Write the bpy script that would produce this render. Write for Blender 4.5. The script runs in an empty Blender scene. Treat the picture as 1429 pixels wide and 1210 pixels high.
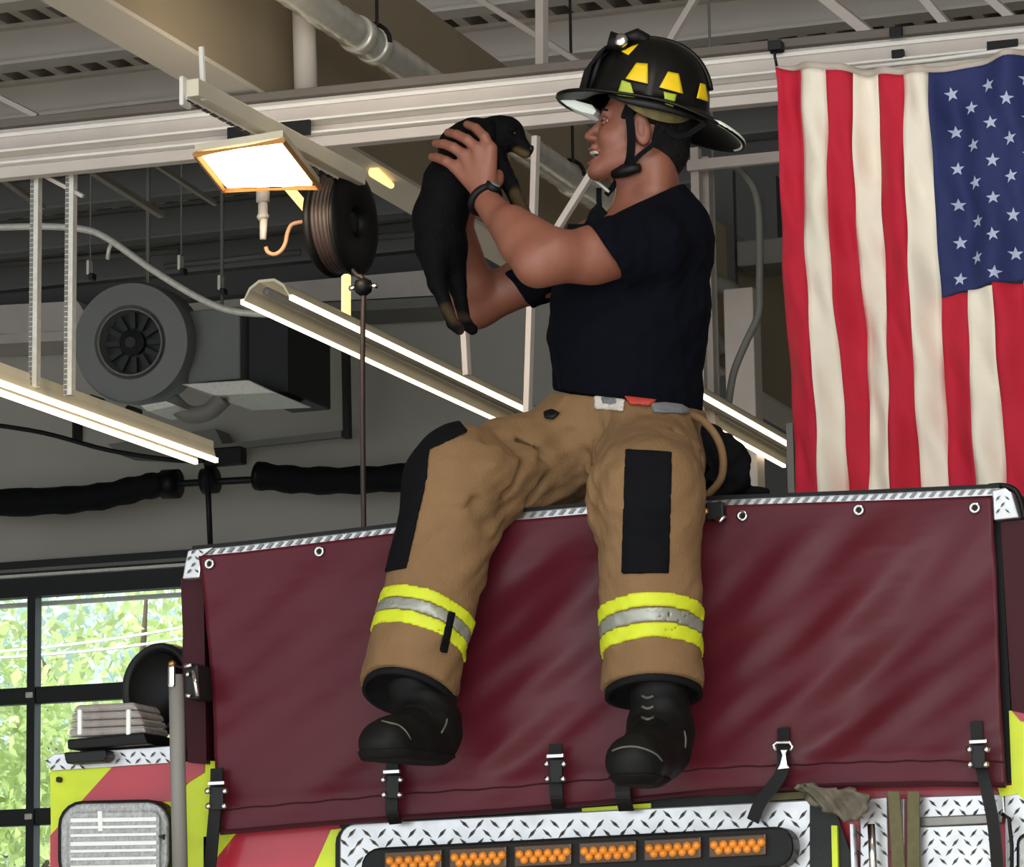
import bpy, math, random
import numpy as np
from mathutils import Vector, Matrix, Euler

# ------------------------------------------------------------------ camera
random.seed(7)
RNG = np.random.RandomState(11)
SC = bpy.context.scene
COL = SC.collection
FPX = 5000.0
CAM = Vector((0, 0, 1.7))
MROT = Matrix.Rotation(math.radians(20), 3, 'Z') @ Matrix.Rotation(math.radians(100), 3, 'X') @ Matrix.Rotation(math.radians(-0.9), 3, 'Z')
cd = bpy.data.cameras.new('camera')
cam = bpy.data.objects.new('camera', cd)
COL.objects.link(cam)
cam.location = CAM
cam.rotation_euler = MROT.to_euler()
cd.sensor_fit = 'HORIZONTAL'
cd.sensor_width = 36
cd.lens = FPX / 1429 * 36
cd.clip_end = 300
cd.dof.use_dof = False
SC.camera = cam
SC.view_settings.view_transform = 'Standard'
SC.view_settings.look = 'None'
SC.view_settings.gamma = 1
SC.view_settings.use_curve_mapping = False
SC.view_settings.exposure = 0.0

# ------------------------------------------------------------------ light
world = bpy.data.worlds.new('world')
SC.world = world
world.use_nodes = True
bg = world.node_tree.nodes['Background']
bg.inputs[0].default_value = (0.86, 0.94, 1.0, 1)
bg.inputs[1].default_value = 1.9

def lamp(name, kind, loc, energy, color=(1, 1, 1), size=None, size_y=None, target=None, spread=None):
    l = bpy.data.lights.new(name, kind)
    l.energy = energy
    l.color = color
    if kind == 'AREA':
        l.shape = 'RECTANGLE'
        l.size = size
        l.size_y = size_y or size
        if spread: l.spread = spread
    elif kind == 'SUN':
        l.angle = math.radians(size or 1)
    else:
        l.shadow_soft_size = size or .1
    o = bpy.data.objects.new(name, l)
    COL.objects.link(o)
    o.location = loc
    if target is not None:
        o.rotation_euler = (Vector(target) - Vector(loc)).to_track_quat('-Z', 'Y').to_euler()
    return o

lamp('sun', 'SUN', (0, 0, 20), 6.0, (1, .96, .9), 2, target=(7, 30, 0))
# added area light behind the photographer, as if from unseen open bay doors
lamp('bay_daylight_fill', 'AREA', (1.5, -4.5, 2.9), 380, (.97, .98, 1), 9, 4.4, target=(-2.5, 9, 2.6))
lamp('unseen_warm_fill', 'AREA', (-1.0, 4.0, 5.5), 60, (1, .9, .78), 1.2, .6, target=(-1.6, 5.2, 0))  # added warm fill overhead, unseen and without a fixture

# ------------------------------------------------------------------ helpers
def ray(px, py):
    d = MROT @ Vector(((px - 714.5) / FPX, -(py - 605) / FPX, -1))
    return d

def P(px, py, Y):
    d = ray(px, py)
    return CAM + d * ((Y - CAM.y) / d.y)

def PZ(px, py, z):
    d = ray(px, py)
    return CAM + d * ((z - CAM.z) / d.z)

def PX(px, py, x):
    d = ray(px, py)
    return CAM + d * ((x - CAM.x) / d.x)

def depthray(px, p0):
    'point on the +Y line through p0 that shows in pixel column px'
    a, b = 0.0, 60.0
    def col(t):
        q = MROT.transposed() @ (p0 + Vector((0, t, 0)) - CAM)
        return 714.5 + FPX * q.x / -q.z
    for _ in range(50):
        m = (a + b) / 2
        if (col(m) < px): a = m
        else: b = m
    return p0 + Vector((0, a, 0))

def lin(c):
    c = c / 255.0
    return c / 12.92 if c <= 0.04045 else ((c + 0.055) / 1.055) ** 2.4

MATS = {}
def mat(name, rgb, rough=.6, metal=0, var=.08, scale=8, bump=0, bscale=40, emit=None, estr=0, spec=.5, sheen=0, coat=0, trans=0):
    m = bpy.data.materials.new(name)
    m.use_nodes = True
    nt = m.node_tree
    b = nt.nodes['Principled BSDF']
    c = tuple(lin(v) for v in rgb)
    tc = nt.nodes.new('ShaderNodeTexCoord')
    nz = nt.nodes.new('ShaderNodeTexNoise')
    nz.inputs['Scale'].default_value = scale
    nz.inputs['Detail'].default_value = 5
    nt.links.new(tc.outputs['Object'], nz.inputs['Vector'])
    rp = nt.nodes.new('ShaderNodeValToRGB')
    rp.color_ramp.elements[0].position = .3
    rp.color_ramp.elements[1].position = .7
    rp.color_ramp.elements[0].color = tuple(max(0, v * (1 - var)) for v in c) + (1,)
    rp.color_ramp.elements[1].color = tuple(min(1, v * (1 + var)) for v in c) + (1,)
    nt.links.new(nz.outputs['Fac'], rp.inputs['Fac'])
    nt.links.new(rp.outputs['Color'], b.inputs['Base Color'])
    b.inputs['Roughness'].default_value = rough
    b.inputs['Metallic'].default_value = metal
    b.inputs['Specular IOR Level'].default_value = spec
    if sheen: b.inputs['Sheen Weight'].default_value = sheen
    if coat: b.inputs['Coat Weight'].default_value = coat
    if trans: b.inputs['Transmission Weight'].default_value = trans
    if emit:
        b.inputs['Emission Color'].default_value = tuple(lin(v) for v in emit) + (1,)
        b.inputs['Emission Strength'].default_value = estr
    if bump:
        n2 = nt.nodes.new('ShaderNodeTexNoise')
        n2.inputs['Scale'].default_value = bscale
        n2.inputs['Detail'].default_value = 4
        nt.links.new(tc.outputs['Object'], n2.inputs['Vector'])
        bp = nt.nodes.new('ShaderNodeBump')
        bp.inputs['Strength'].default_value = bump
        bp.inputs['Distance'].default_value = .01
        nt.links.new(n2.outputs['Fac'], bp.inputs['Height'])
        nt.links.new(bp.outputs['Normal'], b.inputs['Normal'])
    MATS[name] = m
    return m

WL = {}
def tag(o, label=None, cat=None, group=None, kind=None):
    if label: o['label'] = label
    if cat: o['category'] = cat
    if group: o['group'] = group
    if kind: o['kind'] = kind
    return o

def empty(name, loc, label=None, cat=None, group=None):
    o = bpy.data.objects.new(name, None)
    o.empty_display_size = .05
    COL.objects.link(o)
    o.location = loc
    WL[o] = Vector(loc)
    return tag(o, label, cat, group)

def link_mesh(name, V, F, m, parent=None, smooth=False, mi=None, kind=None, label=None, cat=None, group=None):
    V = np.asarray(V, dtype=np.float32).reshape(-1, 3)
    lo, hi = V.min(0), V.max(0)
    c = Vector([float(v) for v in (lo + hi) / 2])
    V = V - np.array(c, dtype=np.float32)
    me = bpy.data.meshes.new(name)
    if isinstance(F, np.ndarray):
        n = F.shape[1]
        me.vertices.add(len(V)); me.vertices.foreach_set('co', V.ravel())
        me.loops.add(F.size); me.loops.foreach_set('vertex_index', F.ravel().astype(np.int32))
        me.polygons.add(len(F))
        me.polygons.foreach_set('loop_start', np.arange(0, F.size, n, dtype=np.int32))
        me.polygons.foreach_set('loop_total', np.full(len(F), n, dtype=np.int32))
        me.update(calc_edges=True)
    else:
        me.from_pydata(V.tolist(), [], F)
    ms = m if isinstance(m, (list, tuple)) else [m]
    for x in ms: me.materials.append(x)
    if mi is not None: me.polygons.foreach_set('material_index', np.asarray(mi, dtype=np.int32))
    if smooth: me.polygons.foreach_set('use_smooth', np.ones(len(me.polygons), dtype=bool))
    me.update()
    o = bpy.data.objects.new(name, me)
    COL.objects.link(o)
    WL[o] = c
    if parent is not None:
        o.parent = parent
        o.location = c - WL[parent]
    else:
        o.location = c
    return tag(o, label, cat, group, kind)

class MB:
    def __init__(s): s.V = []; s.F = []; s.M = []
    def add(s, V, F, mi=0):
        n = len(s.V)
        s.V += [tuple(v) for v in V]
        s.F += [tuple(i + n for i in f) for f in F]
        s.M += [mi] * len(F)
        return s
    def box(s, lo, hi, mi=0):
        x0, y0, z0 = lo; x1, y1, z1 = hi
        return s.add([(x0,y0,z0),(x1,y0,z0),(x1,y1,z0),(x0,y1,z0),(x0,y0,z1),(x1,y0,z1),(x1,y1,z1),(x0,y1,z1)],
              [(0,3,2,1),(4,5,6,7),(0,1,5,4),(1,2,6,5),(2,3,7,6),(3,0,4,7)], mi)
    def beam(s, a, b, w, h, up=(0, 0, 1), mi=0):
        a = Vector(a); b = Vector(b); d = (b - a).normalized(); up = Vector(up)
        sx = d.cross(up).normalized(); u = sx.cross(d).normalized()
        V = []
        for p in (a, b):
            for i, j in ((-1, -1), (1, -1), (1, 1), (-1, 1)):
                V.append(p + sx * (w / 2 * i) + u * (h / 2 * j))
        return s.add(V, [(0,3,2,1),(4,5,6,7),(0,1,5,4),(1,2,6,5),(2,3,7,6),(3,0,4,7)], mi)
    def prof(s, a, b, pts, up=(0, 0, 1), mi=0):
        'closed profile (side, up) extruded from a to b'
        a = Vector(a); b = Vector(b); d = (b - a).normalized(); up = Vector(up)
        sx = d.cross(up).normalized(); u = sx.cross(d).normalized(); n = len(pts)
        V = [p + sx * x + u * y for p in (a, b) for x, y in pts]
        F = [(i, (i + 1) % n, n + (i + 1) % n, n + i) for i in range(n)] + [tuple(range(n))[::-1], tuple(range(n, 2 * n))]
        return s.add(V, F, mi)
    def tube(s, pts, r, n=10, closed=False, mi=0, caps=True):
        pts = [Vector(p) for p in pts]; m = len(pts)
        rs = r if isinstance(r, (list, tuple)) else [r] * m
        V = []; prev = None
        for i, p in enumerate(pts):
            if closed: d = pts[(i + 1) % m] - pts[i - 1]
            else: d = pts[min(i + 1, m - 1)] - pts[max(i - 1, 0)]
            d.normalize()
            if prev is None:
                a = Vector((0, 0, 1)) if abs(d.z) < .9 else Vector((1, 0, 0))
                u = d.cross(a).normalized()
            else:
                u = (prev - d * prev.dot(d)).normalized()
            prev = u; w = d.cross(u)
            for k in range(n):
                t = 2 * math.pi * k / n
                V.append(p + (u * math.cos(t) + w * math.sin(t)) * rs[i])
        F = []
        for i in range(m if closed else m - 1):
            j = (i + 1) % m
            for k in range(n):
                l = (k + 1) % n
                F.append((i * n + k, i * n + l, j * n + l, j * n + k))
        if caps and not closed:
            F.append(tuple(range(n))[::-1]); F.append(tuple(range((m - 1) * n, m * n)))
        return s.add(V, F, mi)
    def lathe(s, c, axis, prof, n=32, mi=0, ref=None):
        'prof: list of (radius, height along axis)'
        c = Vector(c); d = Vector(axis).normalized()
        a = Vector(ref) if ref else (Vector((0, 0, 1)) if abs(d.z) < .9 else Vector((1, 0, 0)))
        u = d.cross(a).normalized(); w = d.cross(u); V = []; m = len(prof)
        for r, h in prof:
            for k in range(n):
                t = 2 * math.pi * k / n
                V.append(c + d * h + (u * math.cos(t) + w * math.sin(t)) * max(r, 1e-5))
        F = [(i * n + k, i * n + (k + 1) % n, (i + 1) * n + (k + 1) % n, (i + 1) * n + k) for i in range(m - 1) for k in range(n)]
        F.append(tuple(range(n))[::-1]); F.append(tuple(range((m - 1) * n, m * n)))
        return s.add(V, F, mi)
    def prism(s, pts, ext, mi=0):
        'polygon of 3D points extruded along ext'
        pts = [Vector(p) for p in pts]; e = Vector(ext); n = len(pts)
        V = pts + [p + e for p in pts]
        F = [tuple(range(n)), tuple(range(n, 2 * n))[::-1]] + [(i, n + i, n + (i + 1) % n, (i + 1) % n) for i in range(n)]
        return s.add(V, F, mi)
    def build(s, name, m, parent=None, smooth=False, bevel=0, **kw):
        o = link_mesh(name, s.V, s.F, m, parent, smooth, s.M if isinstance(m, (list, tuple)) else None, **kw)
        if bevel:
            b = o.modifiers.new('bevel', 'BEVEL'); b.width = bevel; b.segments = 2; b.limit_method = 'ANGLE'
        return o

def smooth_angle(o):
    try:
        o.data.polygons.foreach_set('use_smooth', np.ones(len(o.data.polygons), dtype=bool))
        md = o.modifiers.new('split', 'EDGE_SPLIT'); md.split_angle = math.radians(35)
    except Exception: pass
    return o

def plate(name, pxs, Y, th, m, parent=None, bevel=0, **kw):
    'outline traced at distance Y, given real thickness th behind it'
    b = MB().prism([P(x, y, Y) for x, y in pxs], (0, th, 0))
    return b.build(name, m, parent, bevel=bevel, **kw)

def pipe(name, pxs, Y, r, m, parent=None, n=10, spl=0, **kw):
    pts = [P(p[0], p[1], p[2] if len(p) > 2 else Y) for p in pxs]
    if spl: pts = catmull(pts, spl)
    return MB().tube(pts, r, n).build(name, m, parent, smooth=True, **kw)

def catmull(pts, k):
    pts = [Vector(p) for p in pts]; out = []
    for i in range(len(pts) - 1):
        p0 = pts[max(i - 1, 0)]; p1 = pts[i]; p2 = pts[i + 1]; p3 = pts[min(i + 2, len(pts) - 1)]
        for j in range(k):
            t = j / k
            out.append(.5 * ((2 * p1) + (p2 - p0) * t + (2 * p0 - 5 * p1 + 4 * p2 - p3) * t * t + (3 * p1 - p0 - 3 * p2 + p3) * t ** 3))
    out.append(pts[-1])
    return out

def rrect(x0, y0, x1, y1, r, n=5, skew=0):
    'rounded rectangle in pixels; skew = dy per dx'
    out = []
    for cx, cy, a0 in ((x1 - r, y0 + r, -90), (x1 - r, y1 - r, 0), (x0 + r, y1 - r, 90), (x0 + r, y0 + r, 180)):
        for k in range(n + 1):
            a = math.radians(a0 + 90 * k / n)
            x = cx + r * math.cos(a); y = cy + r * math.sin(a)
            out.append((x, y + skew * (x - x0)))
    return out

# ------------------------------------------------------------------ materials
M = {}
def mk(k, *a, **kw): M[k] = mat(k, *a, **kw)
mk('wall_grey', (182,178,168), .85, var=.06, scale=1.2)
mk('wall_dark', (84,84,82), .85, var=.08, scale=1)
mk('floor_concrete', (196,192,184), .5, var=.1, scale=2)
mk('ceiling_deck', (150,142,132), .7, var=.08, scale=2)
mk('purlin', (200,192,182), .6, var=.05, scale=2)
mk('purlin_shaded', (112,112,110), .7, var=.05, scale=2)
mk('flange', (214,206,192), .5, var=.04, scale=2)
mk('girder', (160,146,122), .7, var=.08, scale=1.5)
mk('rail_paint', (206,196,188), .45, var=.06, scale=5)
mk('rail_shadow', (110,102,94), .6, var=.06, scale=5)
mk('white_paint', (246,242,234), .35, var=.03)
mk('galv', (248,243,230), .24, metal=.5, var=.12, scale=10)
mk('strut', (232,230,220), .5, metal=.2, var=.1, scale=40)
mk('duct_grey', (128,126,120), .6, var=.08, scale=3)
mk('blower_grey', (128,130,128), .55, var=.06, scale=3)
mk('blower_dark', (34,36,36), .6, var=.1, scale=10)
mk('fixture_body', (232,224,200), .5, var=.06, scale=5)
mk('tube_lit', (250,244,228), .4, emit=(255,238,205), estr=2.4, var=.02)
mk('lens_glow', (255,240,210), .4, emit=(255,226,170), estr=7, var=.01)
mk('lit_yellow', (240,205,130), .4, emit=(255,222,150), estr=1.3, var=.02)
mk('amber_trim', (206,150,84), .5, var=.05)
mk('black_sleeve', (16,17,19), .8, var=.2, scale=20, bump=.5, bscale=30, spec=.2)
mk('black_plastic', (11,11,12), .5, var=.15, scale=20, spec=.25)
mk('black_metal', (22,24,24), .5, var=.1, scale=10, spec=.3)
mk('rubber', (15,15,15), .8, var=.15, scale=30, spec=.2)
mk('door_frame', (26,32,34), .5, var=.1, scale=5)
mk('brown_hose', (44,31,29), .55, var=.15, scale=30)
mk('tan_cord', (176,132,98), .55, var=.1, scale=30)
mk('alu', (196,196,196), .3, metal=.7, var=.1, scale=30)
mk('alu_tick', (120,118,112), .3, metal=.7, var=.1, scale=30)  # darker than alu: tread ticks carry their shadows in the colour
mk('chrome', (215,215,215), .15, metal=1, var=.05)
mk('lime', (196,214,22), .4, var=.05, scale=20, spec=.5)
mk('truck_red', (168,30,48), .35, var=.06, scale=10, coat=.3)
mk('maroon_side', (58,22,29), .5, var=.1, scale=6, spec=.15)
mk('olive', (92,88,58), .8, var=.15, scale=60)
mk('rag_grey', (104,98,84), .9, var=.12, scale=20, bump=.4, bscale=60)
mk('lens_clear', (160,163,163), .15, var=.22, scale=90, spec=.8, bump=.5, bscale=120)
mk('lens_beacon', (205,196,190), .18, var=.15, scale=40, spec=.8, trans=.65)
mk('lens_rib', (226,228,226), .1, var=.05, spec=.8)
mk('amber_lens', (206,128,44), .25, var=.3, scale=50, emit=(240,140,30), estr=.12)
mk('amber_dark', (72,48,24), .3, var=.15, scale=50)
mk('brass', (190,140,80), .3, metal=.8)
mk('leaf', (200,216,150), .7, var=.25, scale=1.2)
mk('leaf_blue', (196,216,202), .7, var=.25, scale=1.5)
mk('bark', (90,76,60), .9, var=.2, scale=6)
mk('grass', (150,150,142), .9, var=.2, scale=3)
mk('skin', (133,83,65), .5, var=.07, scale=16, bump=.08, bscale=90)
mk('lip', (132,68,60), .45)
mk('tooth', (200,190,172), .3)
mk('hair', (16,13,12), .8, spec=.2, var=.3, scale=60, bump=.6, bscale=150)
mk('shirt', (11,13,21), 1, var=.1, scale=40, bump=.15, bscale=120, spec=.08)
mk('pants', (124,95,62), .85, var=.09, scale=12, bump=.25, bscale=160)
mk('patch_black', (15,16,19), .9, var=.12, scale=60, bump=.2, bscale=200, spec=.1)
mk('hi_vis', (200,212,36), .6, var=.05, scale=30)
mk('reflective', (150,152,142), .35, metal=.3, var=.08, scale=30)
mk('boot', (10,11,10), .6, var=.2, scale=30, spec=.25)
mk('boot_seam', (90,86,80), .5)
mk('helmet_black', (10,10,8), .42, var=.1, scale=20, spec=.28)
mk('helmet_yellow', (232,196,20), .4, var=.06, scale=30)
mk('helmet_lime', (176,190,60), .45, var=.08, scale=30)
mk('brim_glint', (232,236,226), .25, var=.03)  # white stands in for light caught at the helmet brim
mk('liner', (104,94,54), .8, var=.25, scale=40)
mk('fur_black', (7,7,9), .75, var=.3, scale=50, bump=.3, bscale=180, spec=.1)
mk('fur_tan', (92,74,52), .7, var=.3, scale=50, bump=.5, bscale=180)
mk('eye_dark', (30,20,14), .1)
mk('label_white', (200,196,186), .6)
mk('label_grey', (110,112,116), .7, var=.2, scale=60)
mk('orange_red', (176,60,44), .6)
mk('flag_red', (200,26,54), .8, var=.05, scale=12, bump=.15, bscale=60)
mk('flag_white', (252,242,222), .8, var=.03, scale=12, bump=.15, bscale=60)
mk('flag_blue', (38,48,100), .8, var=.06, scale=12, bump=.15, bscale=60)
mk('star_white', (190,200,226), .8, var=.03)
mk('hem', (196,184,170), .8, var=.04)

def vinyl():
    m = mat('vinyl_maroon', (78,22,32), .36, var=.10, scale=3, spec=.22)
    nt = m.node_tree; b = nt.nodes['Principled BSDF']
    tc = nt.nodes.new('ShaderNodeTexCoord'); mp = nt.nodes.new('ShaderNodeMapping')
    mp.inputs['Rotation'].default_value = (0, math.radians(-52), 0)
    mp.inputs['Scale'].default_value = (1.2, 1, 3.2)
    nt.links.new(tc.outputs['Object'], mp.inputs['Vector'])
    nz = nt.nodes.new('ShaderNodeTexNoise'); nz.inputs['Scale'].default_value = 1.3; nz.inputs['Detail'].default_value = 4
    nt.links.new(mp.outputs['Vector'], nz.inputs['Vector'])
    n3 = nt.nodes.new('ShaderNodeTexNoise'); n3.inputs['Scale'].default_value = 260
    nt.links.new(tc.outputs['Object'], n3.inputs['Vector'])
    ad = nt.nodes.new('ShaderNodeMath'); ad.operation = 'MULTIPLY_ADD'; ad.inputs[1].default_value = .012
    nt.links.new(n3.outputs['Fac'], ad.inputs[0]); nt.links.new(nz.outputs['Fac'], ad.inputs[2])
    bp = nt.nodes.new('ShaderNodeBump'); bp.inputs['Strength'].default_value = .35; bp.inputs['Distance'].default_value = .03
    nt.links.new(ad.outputs[0], bp.inputs['Height']); nt.links.new(bp.outputs['Normal'], b.inputs['Normal'])
    M['vinyl'] = m
vinyl()

def glass_mat():
    m = bpy.data.materials.new('window_glass'); m.use_nodes = True; nt = m.node_tree
    for n in list(nt.nodes): nt.nodes.remove(n)
    o = nt.nodes.new('ShaderNodeOutputMaterial'); mx = nt.nodes.new('ShaderNodeMixShader')
    t = nt.nodes.new('ShaderNodeBsdfTransparent'); g = nt.nodes.new('ShaderNodeBsdfGlossy')
    g.inputs['Roughness'].default_value = .05; t.inputs[0].default_value = (.93, .96, .95, 1)
    mx.inputs[0].default_value = .06
    nt.links.new(t.outputs[0], mx.inputs[1]); nt.links.new(g.outputs[0], mx.inputs[2]); nt.links.new(mx.outputs[0], o.inputs[0])
    M['glass'] = m
glass_mat()
def leafy(k):
    nt = M[k].node_tree; b = nt.nodes['Principled BSDF']; o = nt.nodes['Material Output']
    tr = nt.nodes.new('ShaderNodeBsdfTranslucent'); mx = nt.nodes.new('ShaderNodeMixShader'); mx.inputs[0].default_value = .45
    src = b.inputs['Base Color'].links[0].from_socket
    nt.links.new(src, tr.inputs[0]); nt.links.new(b.outputs[0], mx.inputs[1]); nt.links.new(tr.outputs[0], mx.inputs[2]); nt.links.new(mx.outputs[0], o.inputs[0])
leafy('leaf'); leafy('leaf_blue')
# ------------------------------------------------------------------ building shell
YW = 20.0; ZC = 6.9; XL = -18.0; XR = 6.0; YB = -5.0
def struct(o): o['kind'] = 'structure'; return o
struct(MB().box((XL, YB, -.2), (XR, YW + .3, 0)).build('floor', M['floor_concrete']))
struct(MB().box((XL, YB, ZC + .02), (XR, YW + .3, ZC + .2)).build('ceiling', M['ceiling_deck']))
struct(MB().box((XL - .2, YB, 0), (XL, YW, ZC)).build('wall_left', M['wall_grey']))
struct(MB().box((XR, YB, 0), (XR + .2, YW, ZC)).build('wall_right', M['wall_grey']))
# far wall with the opening of the sectional door
dtop = P(120, 812, YW).z
dx0, dx1 = -12.0, P(640, 800, YW).x
w = MB()
w.box((XL, YW, 0), (dx0, YW + .25, ZC)); w.box((dx1, YW, 0), (XR, YW + .25, ZC)); w.box((dx0, YW, dtop), (dx1, YW + .25, ZC))
struct(w.build('wall_back', M['wall_grey']))
zb_ = P(300, 420, YW).z
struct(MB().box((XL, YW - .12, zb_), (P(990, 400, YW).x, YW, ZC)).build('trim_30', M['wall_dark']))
# deck ribs seen between the purlins
for i in range(14):
    pass
rb = MB(); x = XL + .2
while x < XR:
    rb.box((x, 11.2, ZC - .1), (x + .055, YW, ZC + .02)); x += .15
tag(struct(rb.build('trim_1', M['purlin'])), 'pale ribs of the metal roof deck')
# purlins run across the hall
y = 13.4; k = 2
while y < YW - .1:
    b = MB(); m = M['purlin'] if y < 18.0 else M['purlin_shaded']  # far purlins get a darker copy, their lack of light painted in
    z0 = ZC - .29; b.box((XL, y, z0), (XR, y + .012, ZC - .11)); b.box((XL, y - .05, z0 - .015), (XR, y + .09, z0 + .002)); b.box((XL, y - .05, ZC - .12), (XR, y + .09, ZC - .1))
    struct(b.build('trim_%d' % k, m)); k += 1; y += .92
# long web members crossing under the deck
# deep clad girder running away from the camera
g1 = PZ(154, 0, 4.9); g2 = PZ(640, 300, 4.9)
gx = (g1.x + g2.x) / 2
g = MB()
e0 = PX(53, 0, 0) if False else PZ(60, 0, 4.9)
wid = g1.x - PZ(229, 100, 4.9).x + (PZ(229,100,4.9).x - PZ(229,100,4.9).x)
gl = (PZ(53, 0, 4.9).x + PZ(171, 73, 4.9).x + PZ(560, 285, 4.9).x) / 3
g.box((gl, 5.5, 4.9), (gx, YW, 4.915), 1)
g.box((gx - .012, 5.5, 4.915), (gx, YW, 5.62), 0)
g.box((gl, 5.5, 5.6), (gx - .012, YW, 5.62), 0)
girder = g.build('trim_20', [M['girder'], M['flange']]); struct(girder)
print('girder', gl, gx, g1, g2)
# ---------- header mouldings above the door
def hband(name, y0a, y0b, y1a, y1b, Y, th, m, parent=None, x0=-160, x1=620):
    a = P(0, y0a, Y); b = P(260, y0b, Y); c = P(0, y1a, Y)
    b2 = MB().box((P(x0, 800, Y).x, Y, (P(0, y1a, Y).z + P(260, y1b, Y).z) / 2), (P(x1, 800, Y).x, Y + th, (a.z + b.z) / 2))
    return b2.build(name, m, parent)
struct(hband('trim_21', 784, 768, 794, 778, YW - .07, .07, M['door_frame']))
struct(hband('trim_22', 794, 778, 800, 783, YW - .05, .05, M['duct_grey']))
struct(hband('trim_23', 803, 786, 807, 790, YW - .09, .09, M['strut']))
# ---------- the glazed sectional door
D = empty('door_1', (dx0 + 2, YW, 0)); struct(D)
D['label'] = 'black framed glazed sectional bay door'
def zz(y): return P(100, y, YW).z
hd = MB().box((dx0, YW - .04, zz(830)), (dx1, YW + .06, dtop + .1)); hd.build('door_header', M['door_frame'], D)
xm = P(48, 900, YW).x; step = 1.12
rails = [zz(968), zz(1138), zz(1138) - .73, zz(1138) - 1.46, zz(1138) - 2.19]
for z in rails:
    MB().box((dx0, YW - .03, z - .052), (dx1, YW + .05, z + .052)).build('door_rail', M['door_frame'], D, bevel=.006)
zt = [zz(830)] + rails + [.05]
n0 = int((xm - dx0) / step); xs = [xm + (i - n0) * step for i in range(0, 14)]
xs = [v for v in xs if dx0 < v < dx1]
for v in xs:
    MB().box((v - .028, YW - .045, .05), (v + .028, YW + .04, zz(828))).build('mullion', M['door_frame'], D)
for v in xs:
    if abs(v - xm) < .01:
        for z in rails[:2]:
            MB().box((v - .03, YW - .06, z - .018), (v + .02, YW - .045, z + .018)).build('hinge', M['strut'], D, bevel=.004)
ed = [dx0] + xs + [dx1]
for i in range(len(ed) - 1):
    for j in range(len(zt) - 1):
        MB().box((ed[i] + .02, YW + .005, zt[j + 1] + .05), (ed[i + 1] - .02, YW + .012, zt[j] - .045 if j else zt[j])).build('pane', M['glass'], D)
# white track seen through the top of the glass
struct(MB().box((dx0, YW + .2, zz(836)), (dx1, YW + .24, zz(830))).build('trim_24', M['white_paint']))

# ---------- outside
struct(MB().box((-60, YW + .3, -.3), (30, 70, -.05)).build('ground', M['grass']))
def tree(cx, cy, h, r, k, seed, label, n=5600, ls=.075):
    rs = np.random.RandomState(seed)
    t = empty('tree', (cx, cy, -.05), label, 'tree')
    tr = MB().tube([(cx, cy, -.05), (cx + .1, cy, h * .35), (cx - .1, cy + .1, h * .7)], [.22, .16, .06], 9)
    for q in range(6):
        a = q * 1.05; z = h * (.3 + .07 * q)
        tr.tube([(cx, cy, z), (cx + r * .6 * math.cos(a), cy + r * .6 * math.sin(a), z + h * .22)], [.07, .02], 6)
    tr.build('trunk', M['bark'], t, smooth=True)
    nb = 46
    bc = rs.normal(size=(nb, 3)); bc /= np.linalg.norm(bc, axis=1)[:, None]
    bc *= (rs.rand(nb, 1) ** .4) * np.array([r, r, h * .42])
    bc += np.array([cx, cy, h * .58])
    ci = rs.randint(0, nb, n)
    p = bc[ci] + rs.normal(size=(n, 3)) * r * .17
    a = rs.normal(size=(n, 3)); a /= np.linalg.norm(a, axis=1)[:, None]
    b = np.cross(a, rs.normal(size=(n, 3))); b /= np.linalg.norm(b, axis=1)[:, None]
    s = (ls * (.6 + .8 * rs.rand(n, 1)))
    V = np.stack([p - a * s, p + b * s * .55, p + a * s, p - b * s * .55], 1).reshape(-1, 3)
    V[:, 2] = np.maximum(V[:, 2], .3)
    F = np.arange(n * 4).reshape(-1, 4)
    link_mesh('foliage', V, F, M[k], t, kind='stuff')
px = lambda c, Y: P(c, 900, Y).x
tree(px(-30, 30), 30, 7.0, 1.9, 'leaf', 3, 'bright green tree seen through the left edge of the bay door glass')
tree(px(190, 35), 35, 7.6, 2.1, 'leaf', 4, 'yellow-green tree seen in the middle of the bay door glass')
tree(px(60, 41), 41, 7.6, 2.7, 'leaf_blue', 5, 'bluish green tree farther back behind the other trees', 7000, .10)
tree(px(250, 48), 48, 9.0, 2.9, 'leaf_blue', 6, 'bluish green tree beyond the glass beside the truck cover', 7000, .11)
for a, b, lb in (((-60, 915), (330, 862), 'upper'), ((-60, 922), (330, 880), 'lower')):
    pipe('power_line', [(a[0], a[1]), (140, (a[1] + b[1]) / 2 + 6), (b[0], b[1])], 26.5, .012, M['white_paint'], spl=6,
         label='%s of two white overhead wires crossing in front of the trees' % lb, cat='wire')

# ---------- the pale door track beam across the whole picture
YR = 10.55
rl = empty('overhead_track', P(560, 170, YR), 'pale painted steel door track beam spanning the whole hall under the roof', 'beam')
def zr(yl): # left-hand pixel height -> point at mid picture
    return yl
def rbeam(name, y0, y1, ya0, ya1, yo, th, m):
    'y0/y1: top pixel at x=0 and x=1400, ya0/ya1: bottom pixel there'
    a0, a1 = P(0, y0, YR), P(1400, y1, YR); b0, b1 = P(0, ya0, YR), P(1400, ya1, YR)
    d = (a1 - a0) / 1400; e = (b1 - b0) / 1400
    A0, A1 = a0 - d * 700, a1 + d * 500; B0, B1 = b0 - e * 700, b1 + e * 500
    return MB().prism([v + Vector((0, yo, 0)) for v in (A0, A1, B1, B0)], (0, th, 0)).build(name, m, rl, bevel=.003)
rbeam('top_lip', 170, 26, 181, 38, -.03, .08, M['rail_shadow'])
rbeam('upper_web', 181, 38, 213, 70, 0, .03, M['rail_paint'])
rbeam('upper_lip', 187, 43, 193, 49, -.012, .012, M['white_paint'])
rbeam('bright_edge', 214, 71, 218, 74.5, -.05, .08, M['white_paint'])
rbeam('middle_web', 218, 75, 229, 90, .02, .03, M['rail_paint'])
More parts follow.
